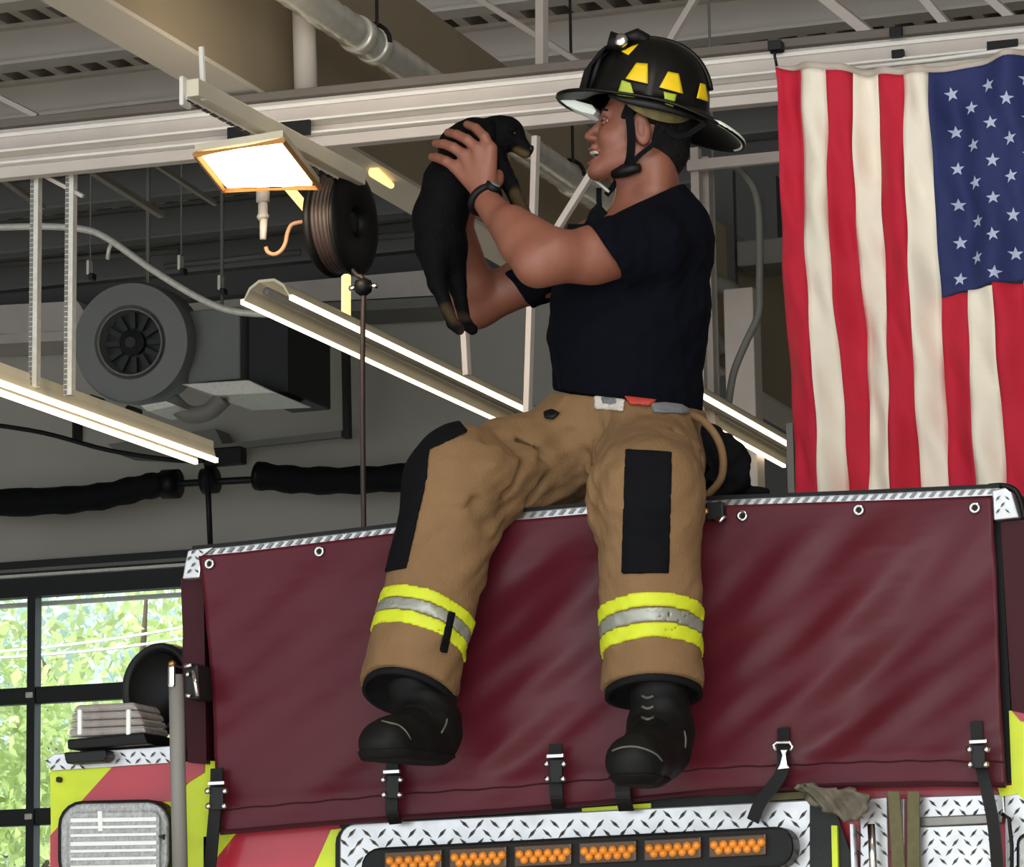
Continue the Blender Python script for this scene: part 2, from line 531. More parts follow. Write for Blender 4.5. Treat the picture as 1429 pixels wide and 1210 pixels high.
rbeam('lower_lip', 229, 92, 233, 95, -.035, .07, M['white_paint'])
rbeam('lower_web', 233, 96, 249, 110, .0, .05, M['rail_paint'])
# dark gaps / brackets on the track
for (x0, y0, x1, y1) in ((317, 178, 432, 199), (1377, 58, 1420, 71),):
    plate('bracket_plate', [(x0, y0), (x1, y0 - (x1 - x0) * .1), (x1, y1 - (x1 - x0) * .1), (x0, y1)], YR - .055, .012, M['black_metal'], rl)
for cx, cy in ((1253, 76), (1250, 44), (1083, 66)):
    MB().box(tuple(P(cx - 9, cy + 8, YR - .05)), tuple(P(cx + 10, cy - 6, YR - .03))).build('clip', M['black_metal'], rl, bevel=.003)

# bigger white conduit column and spiral duct
cp = MB().tube([P(427, -120, 10.70), P(424, 20, 10.70), P(427, 130, 10.70)], .0395, 20)
cp.build('roof_drain_pipe', M['purlin'], smooth=True, label='thick pale vertical pipe rising from the track beside the spiral duct', cat='pipe')
sd = empty('spiral_duct', P(520, 60, 11.4), 'shiny galvanised spiral duct running away along the girder', 'duct')
pa = PZ(395, -22, 5.16); pb = depthray(860, pa)
pa0 = pa - Vector((0, 1.2, 0))
sp = MB(); n = 150; pts = [pa0.lerp(pb, i / n) for i in range(n + 1)]
sp.tube(pts, [.056 + (.003 if i % 3 == 0 else 0) for i in range(n + 1)], 20)
sp.build('duct_pipe', M['galv'], sd, smooth=True)
for cx in (500, 522, 800):
    q = depthray(cx, pa)
    MB().lathe(q, (0, 1, 0), [(.064, -.03), (.066, -.025), (.066, .025), (.064, .03)], 24).build('coupling_band', M['galv'], sd, smooth=True)
for cx in (515, 790):
    q = depthray(cx, pa)
    MB().tube([q + Vector((.03, 0, .05)), q + Vector((.03, 0, .85))], .006, 6).build('hanger_rod', M['black_metal'], sd)
    MB().tube([q + Vector((.07 * math.cos(t), .02, .07 * math.sin(t))) for t in [i * math.pi / 9 for i in range(10)]], .009, 6).build('hanger_strap', M['black_metal'], sd)

# ---------- web bracing under the roof, one thing each
brace = [('steel_brace', [(655, -10, 12), (810, 88, 12.3)], .012, 'pale thin diagonal brace left of the helmet'),
 ('steel_brace', [(756, -15, 11.5), (756, 96, 11.5)], .02, 'pale vertical angle post standing on the track left of the helmet'),
 ('steel_brace', [(975, -10, 12), (930, 66, 12)], .015, 'short pale diagonal brace just above the helmet crown'),
 ('steel_brace', [(1140, -12, 12), (1215, 48, 12)], .022, 'wide pale diagonal brace above the flag'),
 ('steel_brace', [(1285, -8, 12), (1322, 36, 12)], .018, 'short pale brace above the flag canton'),
 ('steel_brace', [(1375, -8, 12), (1429, 40, 12)], .018, 'pale brace in the top right corner'),
 ('steel_brace', [(0, 136, 12), (52, 162, 12)], .012, 'short pale diagonal brace at left edge above the track'),
 ('steel_brace', [(748, 190, 10.62), (736, 580, 10.62)], .013, 'long vertical pale strut hanging from the track between puppy and face'),
 ('steel_brace', [(862, 184, 10.625), (776, 322, 10.625)], .013, 'slanting pale strut between the puppy and the chin'),
 ('steel_brace', [(632, 176, 10.615), (652, 524, 10.615)], .013, 'short pale hanger stub below the elbow'),
 ('steel_brace', [(52, 240, 10.66), (116, 274, 10.66)], .008, 'little white diagonal at the foot of the track near the struts'),
 ('steel_brace', [(108, 226, 10.66), (225, 300, 11.8)], .014, 'grey sloping angle right of the two struts'),
 ('steel_brace', [(200, 218, 10.66), (300, 284, 11.8)], .010, 'thin grey sloping angle left of the lamp'),
 ('steel_brace', [(-10, 240, 10.66), (60, 290, 11.2)], .012, 'grey sloping angle at the left edge below the track')]
for nm, pts, r, lb in brace:
    a = P(pts[0][0], pts[0][1], pts[0][2]); b = P(pts[1][0], pts[1][1], pts[1][2])
    MB().beam(a, b, r * 1.7, r * 1.7, (0.3, 1, 0.1)).build(nm, M['rail_paint'] if 'grey' not in lb else M['duct_grey'], bevel=.002, label=lb, cat='brace')

# ---------- strut channel that carries the air hose reel
ch = empty('strut_channel', PZ(280, 130, 4.5), 'perforated pale strut channel sloping down to the hose reel', 'strut')
ca = PZ(268, 122, 4.5); cb = PZ(502, 248, 4.5)
MB().beam(ca, cb, .042, .052).build('channel_body', M['fixture_body'], ch, bevel=.003)
MB().beam(ca + Vector((-.022, 0, -.028)), cb + Vector((-.022, 0, -.028)), .012, .012).build('channel_lip', M['white_paint'], ch)
dirc = (cb - ca)
for i in range(22):
    p = ca + dirc * ((i + .5) / 22)
    MB().box(tuple(p + Vector((-.028, -.02, -.037))), tuple(p + Vector((-.016, .02, -.0335)))).build('slot', M['black_metal'], ch)
MB().tube([P(284, 140, ca.y + .05), P(281, 66, ca.y + .05)], .009, 8).build('hanger_rod', M['white_paint'], ch)
MB().box(tuple(P(249, 147, ca.y - .02)), tuple(P(268, 112, ca.y + .04))).build('end_clamp', M['white_paint'], ch, bevel=.006)

# ---------- hose reel
YH = cb.y + .0; hc = P(477, 312, YH)
hr = empty('hose_reel', hc, 'round black air hose reel hanging from the strut channel', 'hose reel')
ax = Vector((1, -.06, -.03)).normalized(); R_ = .17
MB().lathe(hc, ax, [(.02, -.062), (.14, -.062), (.168, -.056), (.172, -.048), (.172, -.036), (.14, -.032)], 40).build('back_flange', M['black_plastic'], hr, smooth=True)
for q in range(5):
    MB().tube([hc + ax * (-.028 + .014 * q) + (Vector((0, 0, 1)) * math.sin(t) + ax.cross(Vector((0, 0, 1))) * math.cos(t)) * .152 for t in [i * 2 * math.pi / 40 for i in range(40)]], .010, 8, closed=True).build('hose_coil', M['brown_hose'], hr, smooth=True)
fr = MB().lathe(hc, ax, [(.05, .03), (.055, .034), (.055, .056), (.14, .056), (.170, .048), (.172, .036), (.14, .032)], 40)
fr.build('front_flange', M['black_plastic'], hr, smooth=True)
MB().lathe(hc, ax, [(.03, -.02), (.04, .036), (.03, .045), (.012, .048)], 24).build('hub', M['black_metal'], hr, smooth=True)
MB().box(tuple(hc + Vector((-.04, -.03, .145))), tuple(hc + Vector((.04, .03, .178)))).build('mount', M['white_paint'], hr, bevel=.01)
MB().tube([hc + Vector((-.02, 0, .17)), hc + Vector((-.02, 0, .2))], .012, 8).build('mount_bolt', M['black_metal'], hr)
hd_ = P(507, 400, YH - .02)
pipe('air_hose', [(486, 372), (498, 384), (507, 396), (506, 480), (506, 600), (508, 760), (509, 900)], YH - .02, .0085, M['brown_hose'], spl=5,
     label='thin brown air hose hanging straight down from the reel', cat='hose')
st = empty('hose_stopper', hd_, 'black ball stopper with bright tips clamped on the hanging air hose', 'stopper')
MB().lathe(hd_, (0, 0, 1), [(.01, -.03), (.026, -.018), (.03, 0), (.026, .018), (.01, .026)], 16).build('ball', M['black_plastic'], st, smooth=True)
for dx_ in (-.038, .038):
    MB().lathe(hd_ + Vector((dx_, 0, -.002)), (1, 0, 0), [(.003, -.012), (.009, -.008), (.009, .008), (.003, .012)], 10).build('tip', M['chrome'], st, smooth=True)

# ---------- glowing lamp over the left part
lz = 4.42
lp = empty('ceiling_lamp', PZ(365, 235, lz), 'glowing square overhead lamp with amber rim left of the hose reel', 'lamp')
q = [PZ(272, 216, lz), PZ(395, 196, lz), PZ(446, 262, lz), PZ(312, 266, lz)]
MB().prism([v + Vector((0, 0, .012)) for v in q], (0, 0, .02)).build('lamp_housing', M['fixture_body'], lp)
cq = sum(q, Vector()) / 4
MB().prism([cq + (v - cq) * .88 for v in q], (0, 0, .012)).build('lens', M['lens_glow'], lp)
MB().tube([v for v in q], .009, 6, closed=True).build('rim', M['amber_trim'], lp)
lamp('lamp_glow', 'AREA', tuple(cq - Vector((0, 0, .03))), 12, (1, .82, .6), .45, .45, target=tuple(cq - Vector((0, 0, 1))))
lamp('lamp_up_glow', 'POINT', tuple(cq + Vector((.1, .1, .3))), 5, (1, .85, .66), .12)
qa_, qb_ = P(398, 256, 10.62), P(436, 301, 10.95)
MB().tube([qa_, qb_], .016, 12).build('side_tube', M['lit_yellow'], lp, smooth=True)
MB().tube([PZ(522, 240, 4.885), PZ(546, 259, 4.885)], [.022, .012], 12).build('girder_glow', M['lit_yellow'], smooth=True, label='short glowing bar painting the lit patch of the girder just right of the hose reel', cat='light')  # emissive bar stands in for lamp light on the girder
# junction and coiled cord
jb = empty('cord_connector', P(367, 290, 10.2), 'pale hanging plug connector beside the coiled tan cord', 'connector')
MB().tube([P(367, 262, 10.2), P(367, 282, 10.2)], .022, 12).build('upper_body', M['purlin'], jb, smooth=True)
MB().tube([P(367, 282, 10.2), P(367, 298, 10.2), P(367, 302, 10.2), P(368, 306, 10.2)], [.0155, .0155, .021, .017], 12).build('collar', M['purlin'], jb, smooth=True)
MB().tube([P(368, 306, 10.2), P(367, 334, 10.2)], [.013, .0105], 12).build('plug', M['purlin'], jb, smooth=True)
cc = catmull([P(x, y, 10.21) for x, y in ((371, 345), (374, 352), (383, 355), (392, 350), (398, 340), (401, 326), (406, 315), (414, 311), (428, 309))], 6)
MB().tube(cc, .007, 8).build('power_cord', M['tan_cord'], jb, smooth=True, label='curly tan cord')

# ---------- two perforated struts that hold the left strip light
LZ = P(73, 550, 10.66).z
for cx, y0, y1, lb in ((49, 236, 540, 'left of the two perforated vertical struts holding the strip light'), (98, 232, 552, 'right of the two perforated vertical struts holding the strip light')):
    a = P(cx + 2, y0 - 12, 10.66); b = P(cx - 1, y1, 10.66)
    s_ = empty('hanging_strut', b, lb, 'strut', 'perforated struts')
    MB().beam(a, b, .030, .030, (0, 1, 0)).build('channel', M['strut'], s_)
    n = 46
    for i in range(n):
        p = a.lerp(b, (i + .5) / n)
        MB().box(tuple(p + Vector((-.013, -.018, -.007))), tuple(p + Vector((-.002, -.0145, .007)))).build('slot', M['duct_grey'], s_)
# ---------- strip lights
def strip(pa, x2, z, label, lit=True, hw=.085, tube=True):
    a = PZ(pa[0], pa[1], z); b = depthray(x2, a)
    t = empty('strip_light', a, label, 'strip light', 'strip lights hanging under the roof')
    MB().prof(a, b, [(-hw, 0), (-hw * .72, .05), (-.03, .075), (.03, .075), (hw * .72, .05), (hw, 0), (hw * .95, 0), (hw * .66, .042), (.028, .065), (-.028, .065), (-hw * .66, .042), (-hw * .95, 0)]).build('reflector', M['fixture_body'], t)
    MB().beam(a + Vector((-hw, 0, 0)), b + Vector((-hw, 0, 0)), .014, .018).build('edge', M['white_paint'] if not lit else M['tube_lit'], t)
    MB().beam(a + Vector((hw, 0, 0)), b + Vector((hw, 0, 0)), .014, .018).build('edge', M['white_paint'] if not lit else M['tube_lit'], t)
    MB().tube([a + Vector((0, 0, .03)), b + Vector((0, 0, .03))], .016, 8).build('fluorescent_tube', M['tube_lit'] if tube else M['duct_grey'], t, smooth=True)
    return a, b
s1 = strip((-60, 520), 288, LZ, 'strip light with two bright edges at lower left, held by two struts', hw=.042, tube=False)
s2 = strip((372, 418), 742, 4.42, 'long bright strip light sloping down to the waist of the person', hw=.095, tube=False)
s3 = strip((940, 548), 1120, 4.34, 'strip light behind the back of the person at the right', hw=.085, tube=False)
print('strips', s1, s2, s3)

for px_, s_, nm in ((483, s2, 'strip_light.001'), (1004, s3, 'strip_light.002')):
    p_ = depthray(px_, s_[0]); par_ = bpy.data.objects[nm]
    MB().tube([p_ + Vector((0, 0, .06)), Vector((p_.x, p_.y, ZC))], .006, 6).build('hanger_rod', M['duct_grey'], par_)
    if px_ == 483: MB().beam(p_ + Vector((0, 0, .066)), P(483, 378, p_.y), .03, .03, (1, 0, 0)).build('hanger_bracket', M['lit_yellow'], par_, bevel=.004)  # bracket emission stands in for light falling on it
print('duct', pa, gx)
# ---------- round blower and its box
Yb = 17.5
fn = empty('blower', P(184, 478, Yb), 'round grey centrifugal blower with dark inlet hanging on the far wall', 'blower')
c = P(184, 478, Yb); s = (P(260, 478, Yb) - P(108, 478, Yb)).length / 2
axb = Vector((.12, -1, -.12)).normalized()
MB().lathe(c, axb, [(s * .9, -.28), (s * 1.0, -.26), (s * 1.02, -.02), (s * .98, .02), (s * .62, .03), (s * .55, .0), (s * .5, -.1)], 48).build('housing', M['blower_grey'], fn, smooth=False)
smooth_angle(fn.children[0])
MB().lathe(c, axb, [(.06, -.08), (.07, .0), (.03, .03)], 20).build('impeller_hub', M['blower_dark'], fn)
MB().tube([c + Vector((0, .2, s * .9)), Vector((c.x, c.y + .2, ZC))], .012, 6).build('hanger_rod', M['duct_grey'], fn)
u = axb.cross(Vector((0, 0, 1))).normalized(); w_ = axb.cross(u)
MB().lathe(c + axb * -.09, axb, [(s * .52, 0), (s * .52, .02)], 40).build('inlet', M['blower_dark'], fn)
for i in range(12):
    t = i * math.pi / 6
    d = u * math.cos(t) + w_ * math.sin(t)
    MB().beam(c + d * .08 + axb * -.03, c + d * s * .5 + axb * -.03, .03, .012, axb).build('impeller_blade', M['blower_dark'], fn)
MB().tube([c + axb * .03 + (u * math.cos(t) + w_ * math.sin(t)) * s * .55 for t in [i * math.pi / 20 for i in range(40)]], .008, 6, closed=True).build('inlet_ring', M['duct_grey'], fn, smooth=True)
# motor box next to it
bx = empty('blower_cabinet', P(330, 500, Yb), 'square grey metal cabinet right of the round blower', 'cabinet')
MB().box(tuple(P(262, 535, Yb + .15)), tuple(P(345, 432, Yb + .25) + Vector((0, .5, 0)))).build('cabinet_body', M['blower_grey'], bx, bevel=.01)
MB().box(tuple(P(346, 552, Yb + .2)), tuple(P(412, 428, Yb + .3) + Vector((0, .5, 0)))).build('side_panel', M['blower_dark'], bx, bevel=.01)
MB().prism([P(252, 536, Yb), P(346, 530, Yb), P(385, 548, Yb), P(300, 552, Yb)], (0, .5, 0)).build('tray', M['strut'], bx, bevel=.006)
MB().tube(catmull([P(240, 560, Yb + .1), P(262, 578, Yb + .1), P(290, 575, Yb + .1), P(312, 556, Yb + .1)], 6), .05, 12).build('elbow', M['duct_grey'], bx, smooth=True)
MB().prism([P(196, 566, Yb - .1), P(232, 560, Yb - .1), P(246, 566, Yb - .1), P(206, 574, Yb - .1)], (0, .3, 0)).build('foot_plate', M['strut'], bx)
for x, y in ((133, 560), (185, 575)):
    MB().tube([P(x - 8, y - 3, Yb - .1), P(x + 10, y + 3, Yb - .1)], .028, 12).build('isolator', M['blower_dark'], bx, smooth=True)
ca_ = P(310, 436, Yb + .45); MB().tube([ca_, Vector((ca_.x, ca_.y, ZC))], .010, 6).build('hanger_rod', M['duct_grey'], bx)
# shelf frame below
sf = empty('equipment_frame', P(380, 612, YW - .3), 'angle iron frame on the wall under the blower cabinet', 'frame')
MB().beam(P(250, 632, YW - .3), P(478, 606, YW - .3), .04, .04).build('frame_rail', M['duct_grey'], sf)
MB().beam(P(482, 455, YW - .3), P(485, 612, YW - .3), .05, .04, (1, 0, 0)).build('frame_post', M['blower_dark'], sf)
MB().prism([P(150, 620, YW - .25), P(300, 598, YW - .25), P(320, 640, YW - .25), P(170, 636, YW - .25)], (0, .2, 0)).build('bracket', M['duct_grey'], sf)
# pale beam on the far wall at the left of the blower, and its continuation
for pts, lb in (([(-40, 428), (108, 420), (118, 436), (106, 462), (-40, 468)], 'pale steel wall beam left of the round blower'),
                ([(-40, 470), (100, 460), (96, 475), (-40, 482)], 'thin lower ledge under the pale wall beam left of the blower'),
                ([(378, 396), (606, 376), (612, 412), (384, 424)], 'pale steel wall beam behind the hanging hose'),
                ([(384, 426), (612, 414), (612, 428), (384, 440)], 'thin ledge under the wall beam behind the hanging hose')):
    plate('wall_beam', pts, YW - .45, .4, M['rail_paint'] if 'pale' in lb else M['duct_grey'], label=lb, cat='beam')
# small hanging boxes
for x, y, lb in ((125, 374, 'left of the blower top'), (252, 367, 'above the blower, middle one of three'), (308, 395, 'nearest the conduit end')):
    t = empty('sensor_box', P(x, y, 16.5), 'small pale box hanging ' + lb, 'box')
    MB().box(tuple(P(x - 5, y + 9, 16.5)), tuple(P(x + 5, y - 9, 16.55))).build('box_body', M['strut'], t, bevel=.004)
    MB().box(tuple(P(x - 2, y + 16, 16.5)), tuple(P(x + 10, y + 9, 16.55))).build('box_foot', M['blower_dark'], t, bevel=.004)
    pt_ = P(x + 1, y - 9, 16.53); MB().tube([pt_, Vector((pt_.x, pt_.y, ZC))], .004, 6).build('stem', M['duct_grey'], t)
pipe('conduit', [(-30, 318), (60, 316), (116, 320), (150, 333), (215, 378), (280, 417), (330, 435), (400, 439)], 15.2, .017, M['strut'], spl=6, smooth=None or None) if False else \
pipe('conduit', [(-30, 318), (60, 316), (116, 320), (150, 333), (215, 378), (280, 417), (330, 435), (400, 439)], 15.2, .017, M['strut'], spl=6,
     label='curved grey conduit sweeping down over the round blower', cat='conduit')
pipe('conduit', [(-30, 590), (60, 604), (150, 628), (240, 642), (285, 643)], 18.5, .014, M['black_metal'], spl=5, label='thin dark cable crossing the wall below the left strip light', cat='cable')
pipe('conduit', [(150, 362), (152, 348), (156, 338)], 15.2, .01, M['strut'], label='short grey pipe stub beside the curved conduit', cat='pipe')
# dark joist lines at the far end of the roof
for (xa, ya, xb, yb, Yq, r, lb) in ((-40, 372, 250, 350, 19.84, .02, 'grey pipe high on the far wall left of the blower'), (160, 322, 420, 300, 19.84, .022, 'dark pipe under the roof right of the struts'),
        (230, 372, 420, 352, 19.84, .02, 'grey pipe above the blower cabinet'), (515, 332, 640, 322, 19.84, .022, 'grey pipe between hose reel and puppy')):
    MB().tube([P(xa, ya, Yq), P(xb, yb, Yq)], r, 8).build('pipe', M['duct_grey'], smooth=True, label=lb, cat='pipe')
# ---------- door springs / black sleeves on a shaft
Ys = 19.4
shf = empty('torsion_shaft', P(300, 672, Ys), 'dark horizontal door shaft carrying the black sleeves', 'shaft')
MB().tube([P(-60, 692, Ys), P(600, 656, Ys)], .022, 10).build('shaft_rod', M['black_metal'], shf, smooth=True)
MB().tube([P(284, 672, Ys - .03), P(302, 670, Ys - .03)], .08, 16).build('bearing', M['black_metal'], shf, smooth=True)
def sleeve(pts, rs, lb):
    t = empty('sleeve', P(pts[len(pts) // 2][0], pts[len(pts) // 2][1], Ys), lb, 'sleeve')
    q = catmull([P(x, y, Ys) for x, y in pts], 6)
    rr = [rs[0] + (rs[1] - rs[0]) * i / (len(q) - 1) + .006 * math.sin(i * 1.7) for i in range(len(q))]
    MB().tube(q, rr, 20).build('sleeve_fabric', M['black_sleeve'], t, smooth=True)
    return t
t = sleeve([(-60, 702), (60, 700), (140, 693), (200, 680), (236, 674)], (.088, .075), 'sagging black fabric sleeve on the shaft at left')
MB().tube([P(228, 676, Ys), P(249, 675, Ys)], .09, 20).build('sleeve_collar', M['black_plastic'], t, smooth=True)
t = sleeve([(362, 664), (420, 670), (500, 670), (590, 663), (660, 645)], (.082, .082), 'black fabric sleeve on the shaft behind the hanging air hose')
MB().tube([P(359, 664, Ys), P(368, 665, Ys)], .088, 20).build('sleeve_collar', M['black_plastic'], t, smooth=True)
vr = empty('door_hanger', P(292, 752, Ys), 'dark vertical rod hanging from the end of the strip light to the truck edge', 'rod')
MB().tube([P(288, 632, Ys - .1), P(291, 700, Ys - .1), P(294, 770, Ys - .1)], .018, 8).build('rod_body', M['black_metal'], vr, smooth=True)
MB().box(tuple(P(283, 650, Ys - .14)), tuple(P(345, 625, Ys - .05))).build('rod_bracket', M['black_metal'], vr, bevel=.01)
# dark bits under the strip light
MB().box(tuple(P(100, 612, YW - .12)), tuple(P(116, 590, YW))).build('clamp', M['black_metal'], bevel=.008, label='small dark clamp under the left strip light', cat='clamp')

# ---------- right side between the person and the flag
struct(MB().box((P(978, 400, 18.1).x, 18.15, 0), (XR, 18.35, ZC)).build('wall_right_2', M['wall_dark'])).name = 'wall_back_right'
cl = MB().box(tuple(P(1022, 900, 15)), tuple(P(1050, 400, 15) + Vector((0, .12, 0))))
cl.build('steel_column', M['rail_paint'], bevel=.006, label='grey steel column between the back of the person and the flag', cat='column')
for x0, x1, y0, y1, Yq, k, lb in ((966, 974, 205, 330, 14, 'rail_paint', 'thin pale vertical post right of the helmet rim'), (980, 988, 218, 340, 14.1, 'rail_paint', 'second thin pale vertical post right of the helmet rim'),
        (990, 1022, 235, 400, 16, 'wall_dark', 'wide grey panel post behind the back'), (1100, 1106, 590, 700, 14, 'duct_grey', 'thin grey post beside the flag foot')):
    MB().box((P(x0, y1, Yq).x, Yq, 0), tuple(P(x1, y0, Yq) + Vector((0, .05, 0)))).build('post', M[k], label=lb, cat='post')
MB().beam(P(960, 232, 13.97), P(1110, 217, 13.97), .03, .045).build('cross_rail', M['rail_paint'], label='pale cross rail right of the helmet rim behind the flag', cat='rail')
MB().box(tuple(P(1028, 372, 16)), tuple(P(1115, 328, 16) + Vector((0, .3, 0)))).build('junction_box', M['duct_grey'], bevel=.01, label='large grey box on the wall beside the flag', cat='box')
MB().box(tuple(P(995, 512, 16.2)), tuple(P(1018, 440, 16.2) + Vector((0, .3, 0)))).build('junction_box', M['duct_grey'], bevel=.01, label='small grey box beside the back of the person', cat='box')
pipe('conduit', [(1012, 228), (1030, 236), (1050, 260), (1059, 300), (1060, 400), (1058, 440), (1040, 480), (1024, 520), (1016, 566)], 14.2, .016, M['duct_grey'], spl=6,
     label='long curved grey conduit hanging down beside the flag', cat='conduit')
pipe('flue', [(1000, 395), (1022, 408), (1034, 430), (1040, 470), (1042, 620)], 15.6, .045, M['duct_grey'], spl=4, label='grey elbow pipe dropping beside the steel column', cat='pipe')
pipe('flue', [(976, 458), (1000, 472), (1014, 492)], 15.8, .035, M['duct_grey'], spl=4, label='short slanting grey pipe touching the shirt edge', cat='pipe')
for x, y0, y1 in ((1078, 250, 560),):
    MB().box(tuple(P(x, y1, 17.6)), tuple(P(x + 12, y0, 17.7))).build('post', M['wall_dark'], label='dim vertical channel just left of the flag', cat='post')

# ------------------------------------------------------------------ flag
YF = 8.9
fl = empty('flag', P(1265, 100, YF), 'large stars and stripes flag hung vertically with the blue canton at upper right', 'flag')
xt = [1080, 1115, 1152, 1188, 1225, 1262, 1298]
xb = [1109, 1145, 1181, 1214, 1248, 1284, 1323]
for k in range(7):
    xt.append(1298 + 37.5 * (k + 1)); xb.append(1323 + 40 * (k + 1))
def flag_pt(u, v, off=0):
    'u in stripes 0..13, v 0..1 along the drop'
    i = min(int(u), 12); f = u - i
    xa = xt[i] * (1 - f) + xt[i + 1] * f; xc = xb[i] * (1 - f) + xb[i + 1] * f
    y0 = 92 + 12 * math.sin(min(u / 6, 1) * math.pi * .62) if u < 6 else 103 - (u - 6) * 7.2
    y = y0 + (740 - y0) * v
    t = min(1, max(0, (y - 95) / 590.0))
    s = t ** .85
    x = xa + (xc - xa) * s + 1.8 * math.sin(v * 9 + u * .8) + (5 * math.sin(math.pi * min(v * 1.4, 1)) * (-.8 if u < 6.2 else 0))
    p = P(x, y, YF)
    z = .022 * math.sin(u * 1.9 + v * 3 + .6) + .012 * math.sin(u * 4.1 - v * 7) + .007 * math.sin(v * 23 + u * 2.6) + .004 * math.sin(v * 41 - u * 5)
    return p + Vector((0, z - off, 0))
nu, nv = 6, 96
for k in range(13):
    v0 = .0 if k < 6 else .4985
    if k >= 6: v0 = (408 - 95) / (740 - 95.0) - .003 * (k - 6) * .9 * 2
    n = int(nv * (1 - v0)); V = []; F = []
    for j in range(n + 1):
        for i in range(nu + 1): V.append(flag_pt(k + i / nu, v0 + (1 - v0) * j / n))
    for j in range(n):
        for i in range(nu): a = j * (nu + 1) + i; F.append((a, a + 1, a + nu + 2, a + nu + 1))
    o = link_mesh('stripe', V, F, M['flag_red' if k % 2 == 0 else 'flag_white'], fl, smooth=True)
    md = o.modifiers.new('thick', 'SOLIDIFY'); md.thickness = .0015
V = []; F = []; n = 60; m_ = 40
for j in range(n + 1):
    for i in range(m_ + 1):
        u = 6 + 7 * i / m_
        v1 = (408 - 95) / (740 - 95.0) - .003 * (u - 6) * .9 * 2
        V.append(flag_pt(u, v1 * j / n))
for j in range(n):
    for i in range(m_): a = j * (m_ + 1) + i; F.append((a, a + 1, a + m_ + 2, a + m_ + 1))
o = link_mesh('canton', V, F, M['flag_blue'], fl, smooth=True); o.modifiers.new('thick', 'SOLIDIFY').thickness = .0015
for i in range(1, 10):
    for j in range(1, 12):
        if (i + j) % 2: continue
        u0 = 6 + 7 * i / 10.0; v0 = .486 * j / 12.0 + .008
        V = [flag_pt(u0, v0, .004)]
        for q in range(10):
            r = 1 if q % 2 == 0 else .4
            a = math.pi / 5 * q + math.pi / 2 * 3 + .12 * math.sin(i * 3 + j)
            V.append(flag_pt(u0 + .27 * r * math.cos(a), v0 + .0155 * r * math.sin(a), .004))
        F = [(0, 1 + q, 1 + (q + 1) % 10) for q in range(10)]
        link_mesh('star', V, F, M['star_white'], fl)
V = []; F = []
for i in range(66):
    u = 13 * i / 65
    a = flag_pt(u, 0); hh = .02 if u < 6 else .017
    tl = min(1, u / 1.0)
    V += [a, a + Vector((0, 0, hh * (.3 + .7 * tl)))]
for i in range(65): F.append((2 * i, 2 * i + 2, 2 * i + 3, 2 * i + 1))
o = link_mesh('hem', V, F, M['hem'], fl, smooth=True); o.modifiers.new('thick', 'SOLIDIFY').thickness = .002
hk = empty('flag_hook', P(1083, 72, YF), 'dark clip and cord holding the upper left corner of the flag to the track', 'hook')
MB().tube([P(1084, 92, YF), P(1081, 78, YF), P(1083, 62, YF)], .004, 6).build('cord', M['black_metal'], hk, smooth=True)
MB().box(tuple(P(1071, 70, YF - .02)), tuple(P(1095, 60, YF + .02))).build('clip_body', M['black_metal'], hk, bevel=.003)
pipe('flag_rope', [(1186, 96), (1300, 84), (1420, 68), (1500, 58)], YF + .25, .006, M['white_paint'], label='thin white rope running along the top of the flag', cat='rope')

# ------------------------------------------------------------------ fire truck
YT = 7.0
TR = empty('fire_truck', (P(800, 700, YT).x, YT + 3, .0), 'rear of a red fire truck with maroon hose bed cover, chevrons and tread plate', 'fire truck')
def tp(name, pxs, dy, th, m, par=None, bevel=0, **kw): return plate(name, pxs, YT + dy, th, m, par or TR, bevel, **kw)
top = [(258, 782), (264, 768), (340, 758), (541, 734), (640, 722), (730, 712), (830, 703), (1017, 694), (1200, 687), (1390, 679), (1420, 684), (1480, 690)]
xr = P(1700, 800, YT).x
# body block behind everything
bp = [P(x, y + 8, YT + .05) for x, y in top] + [Vector((xr, YT + .05, P(1480, 698, YT).z)), Vector((xr, YT + .05, 1.2)), Vector((P(75, 1100, YT).x, YT + .05, 1.2)), P(75, 1078, YT + .05), P(250, 1052, YT + .05)]
MB().prism(bp, (0, 5.5, 0)).build('body', M['maroon_side'], TR)
lo_ = MB().box((P(75, 1100, YT).x, YT + .06, .55), (xr, YT + 7.5, 1.2)); lo_.build('lower_body', M['truck_red'], TR)
MB().box((P(75, 1100, YT).x, YT - .35, .5), (xr, YT + .06, .62)).build('rear_step', M['alu'], TR, bevel=.01)
for yy in (YT + 1.6, YT + 6):
    for xx in (P(75, 1100, YT).x + .2, xr - .2):
        MB().lathe((xx, yy, .5), (1, 0, 0), [(.25, -.14), (.47, -.14), (.5, -.1), (.5, .1), (.47, .14), (.25, .14), (.2, .08)], 32).build('wheel', M['rubber'], TR, smooth=True)
# top rail: black edge line, tread-plate strip
def ribbon(name, pxs, w0, w1, Y, th, m, par):
    up = [P(x, y + w0, Y) for x, y in pxs]; dn = [P(x, y + w1, Y) for x, y in pxs]
    n = len(pxs); V = up + dn + [v + Vector((0, th, 0)) for v in up + dn]; F = []
    for i in range(n - 1):
        F += [(i, n + i, n + i + 1, i + 1), (2 * n + i, 2 * n + i + 1, 3 * n + i + 1, 3 * n + i), (i, i + 1, 2 * n + i + 1, 2 * n + i), (n + i, 3 * n + i, 3 * n + i + 1, n + i + 1)]
    F += [(0, 2 * n, 3 * n, n), (n - 1, 2 * n - 1, 4 * n - 1, 3 * n - 1)]
    return link_mesh(name, V, F, m, par)
def dense(pxs, step=14):
    out = []
    for (a, b), (c_, d_) in zip(pxs[:-1], pxs[1:]):
        n = max(1, int(abs(c_ - a) / step))
        for i in range(n): out.append((a + (c_ - a) * i / n, b + (d_ - b) * i / n))
    out.append(pxs[-1]); return out
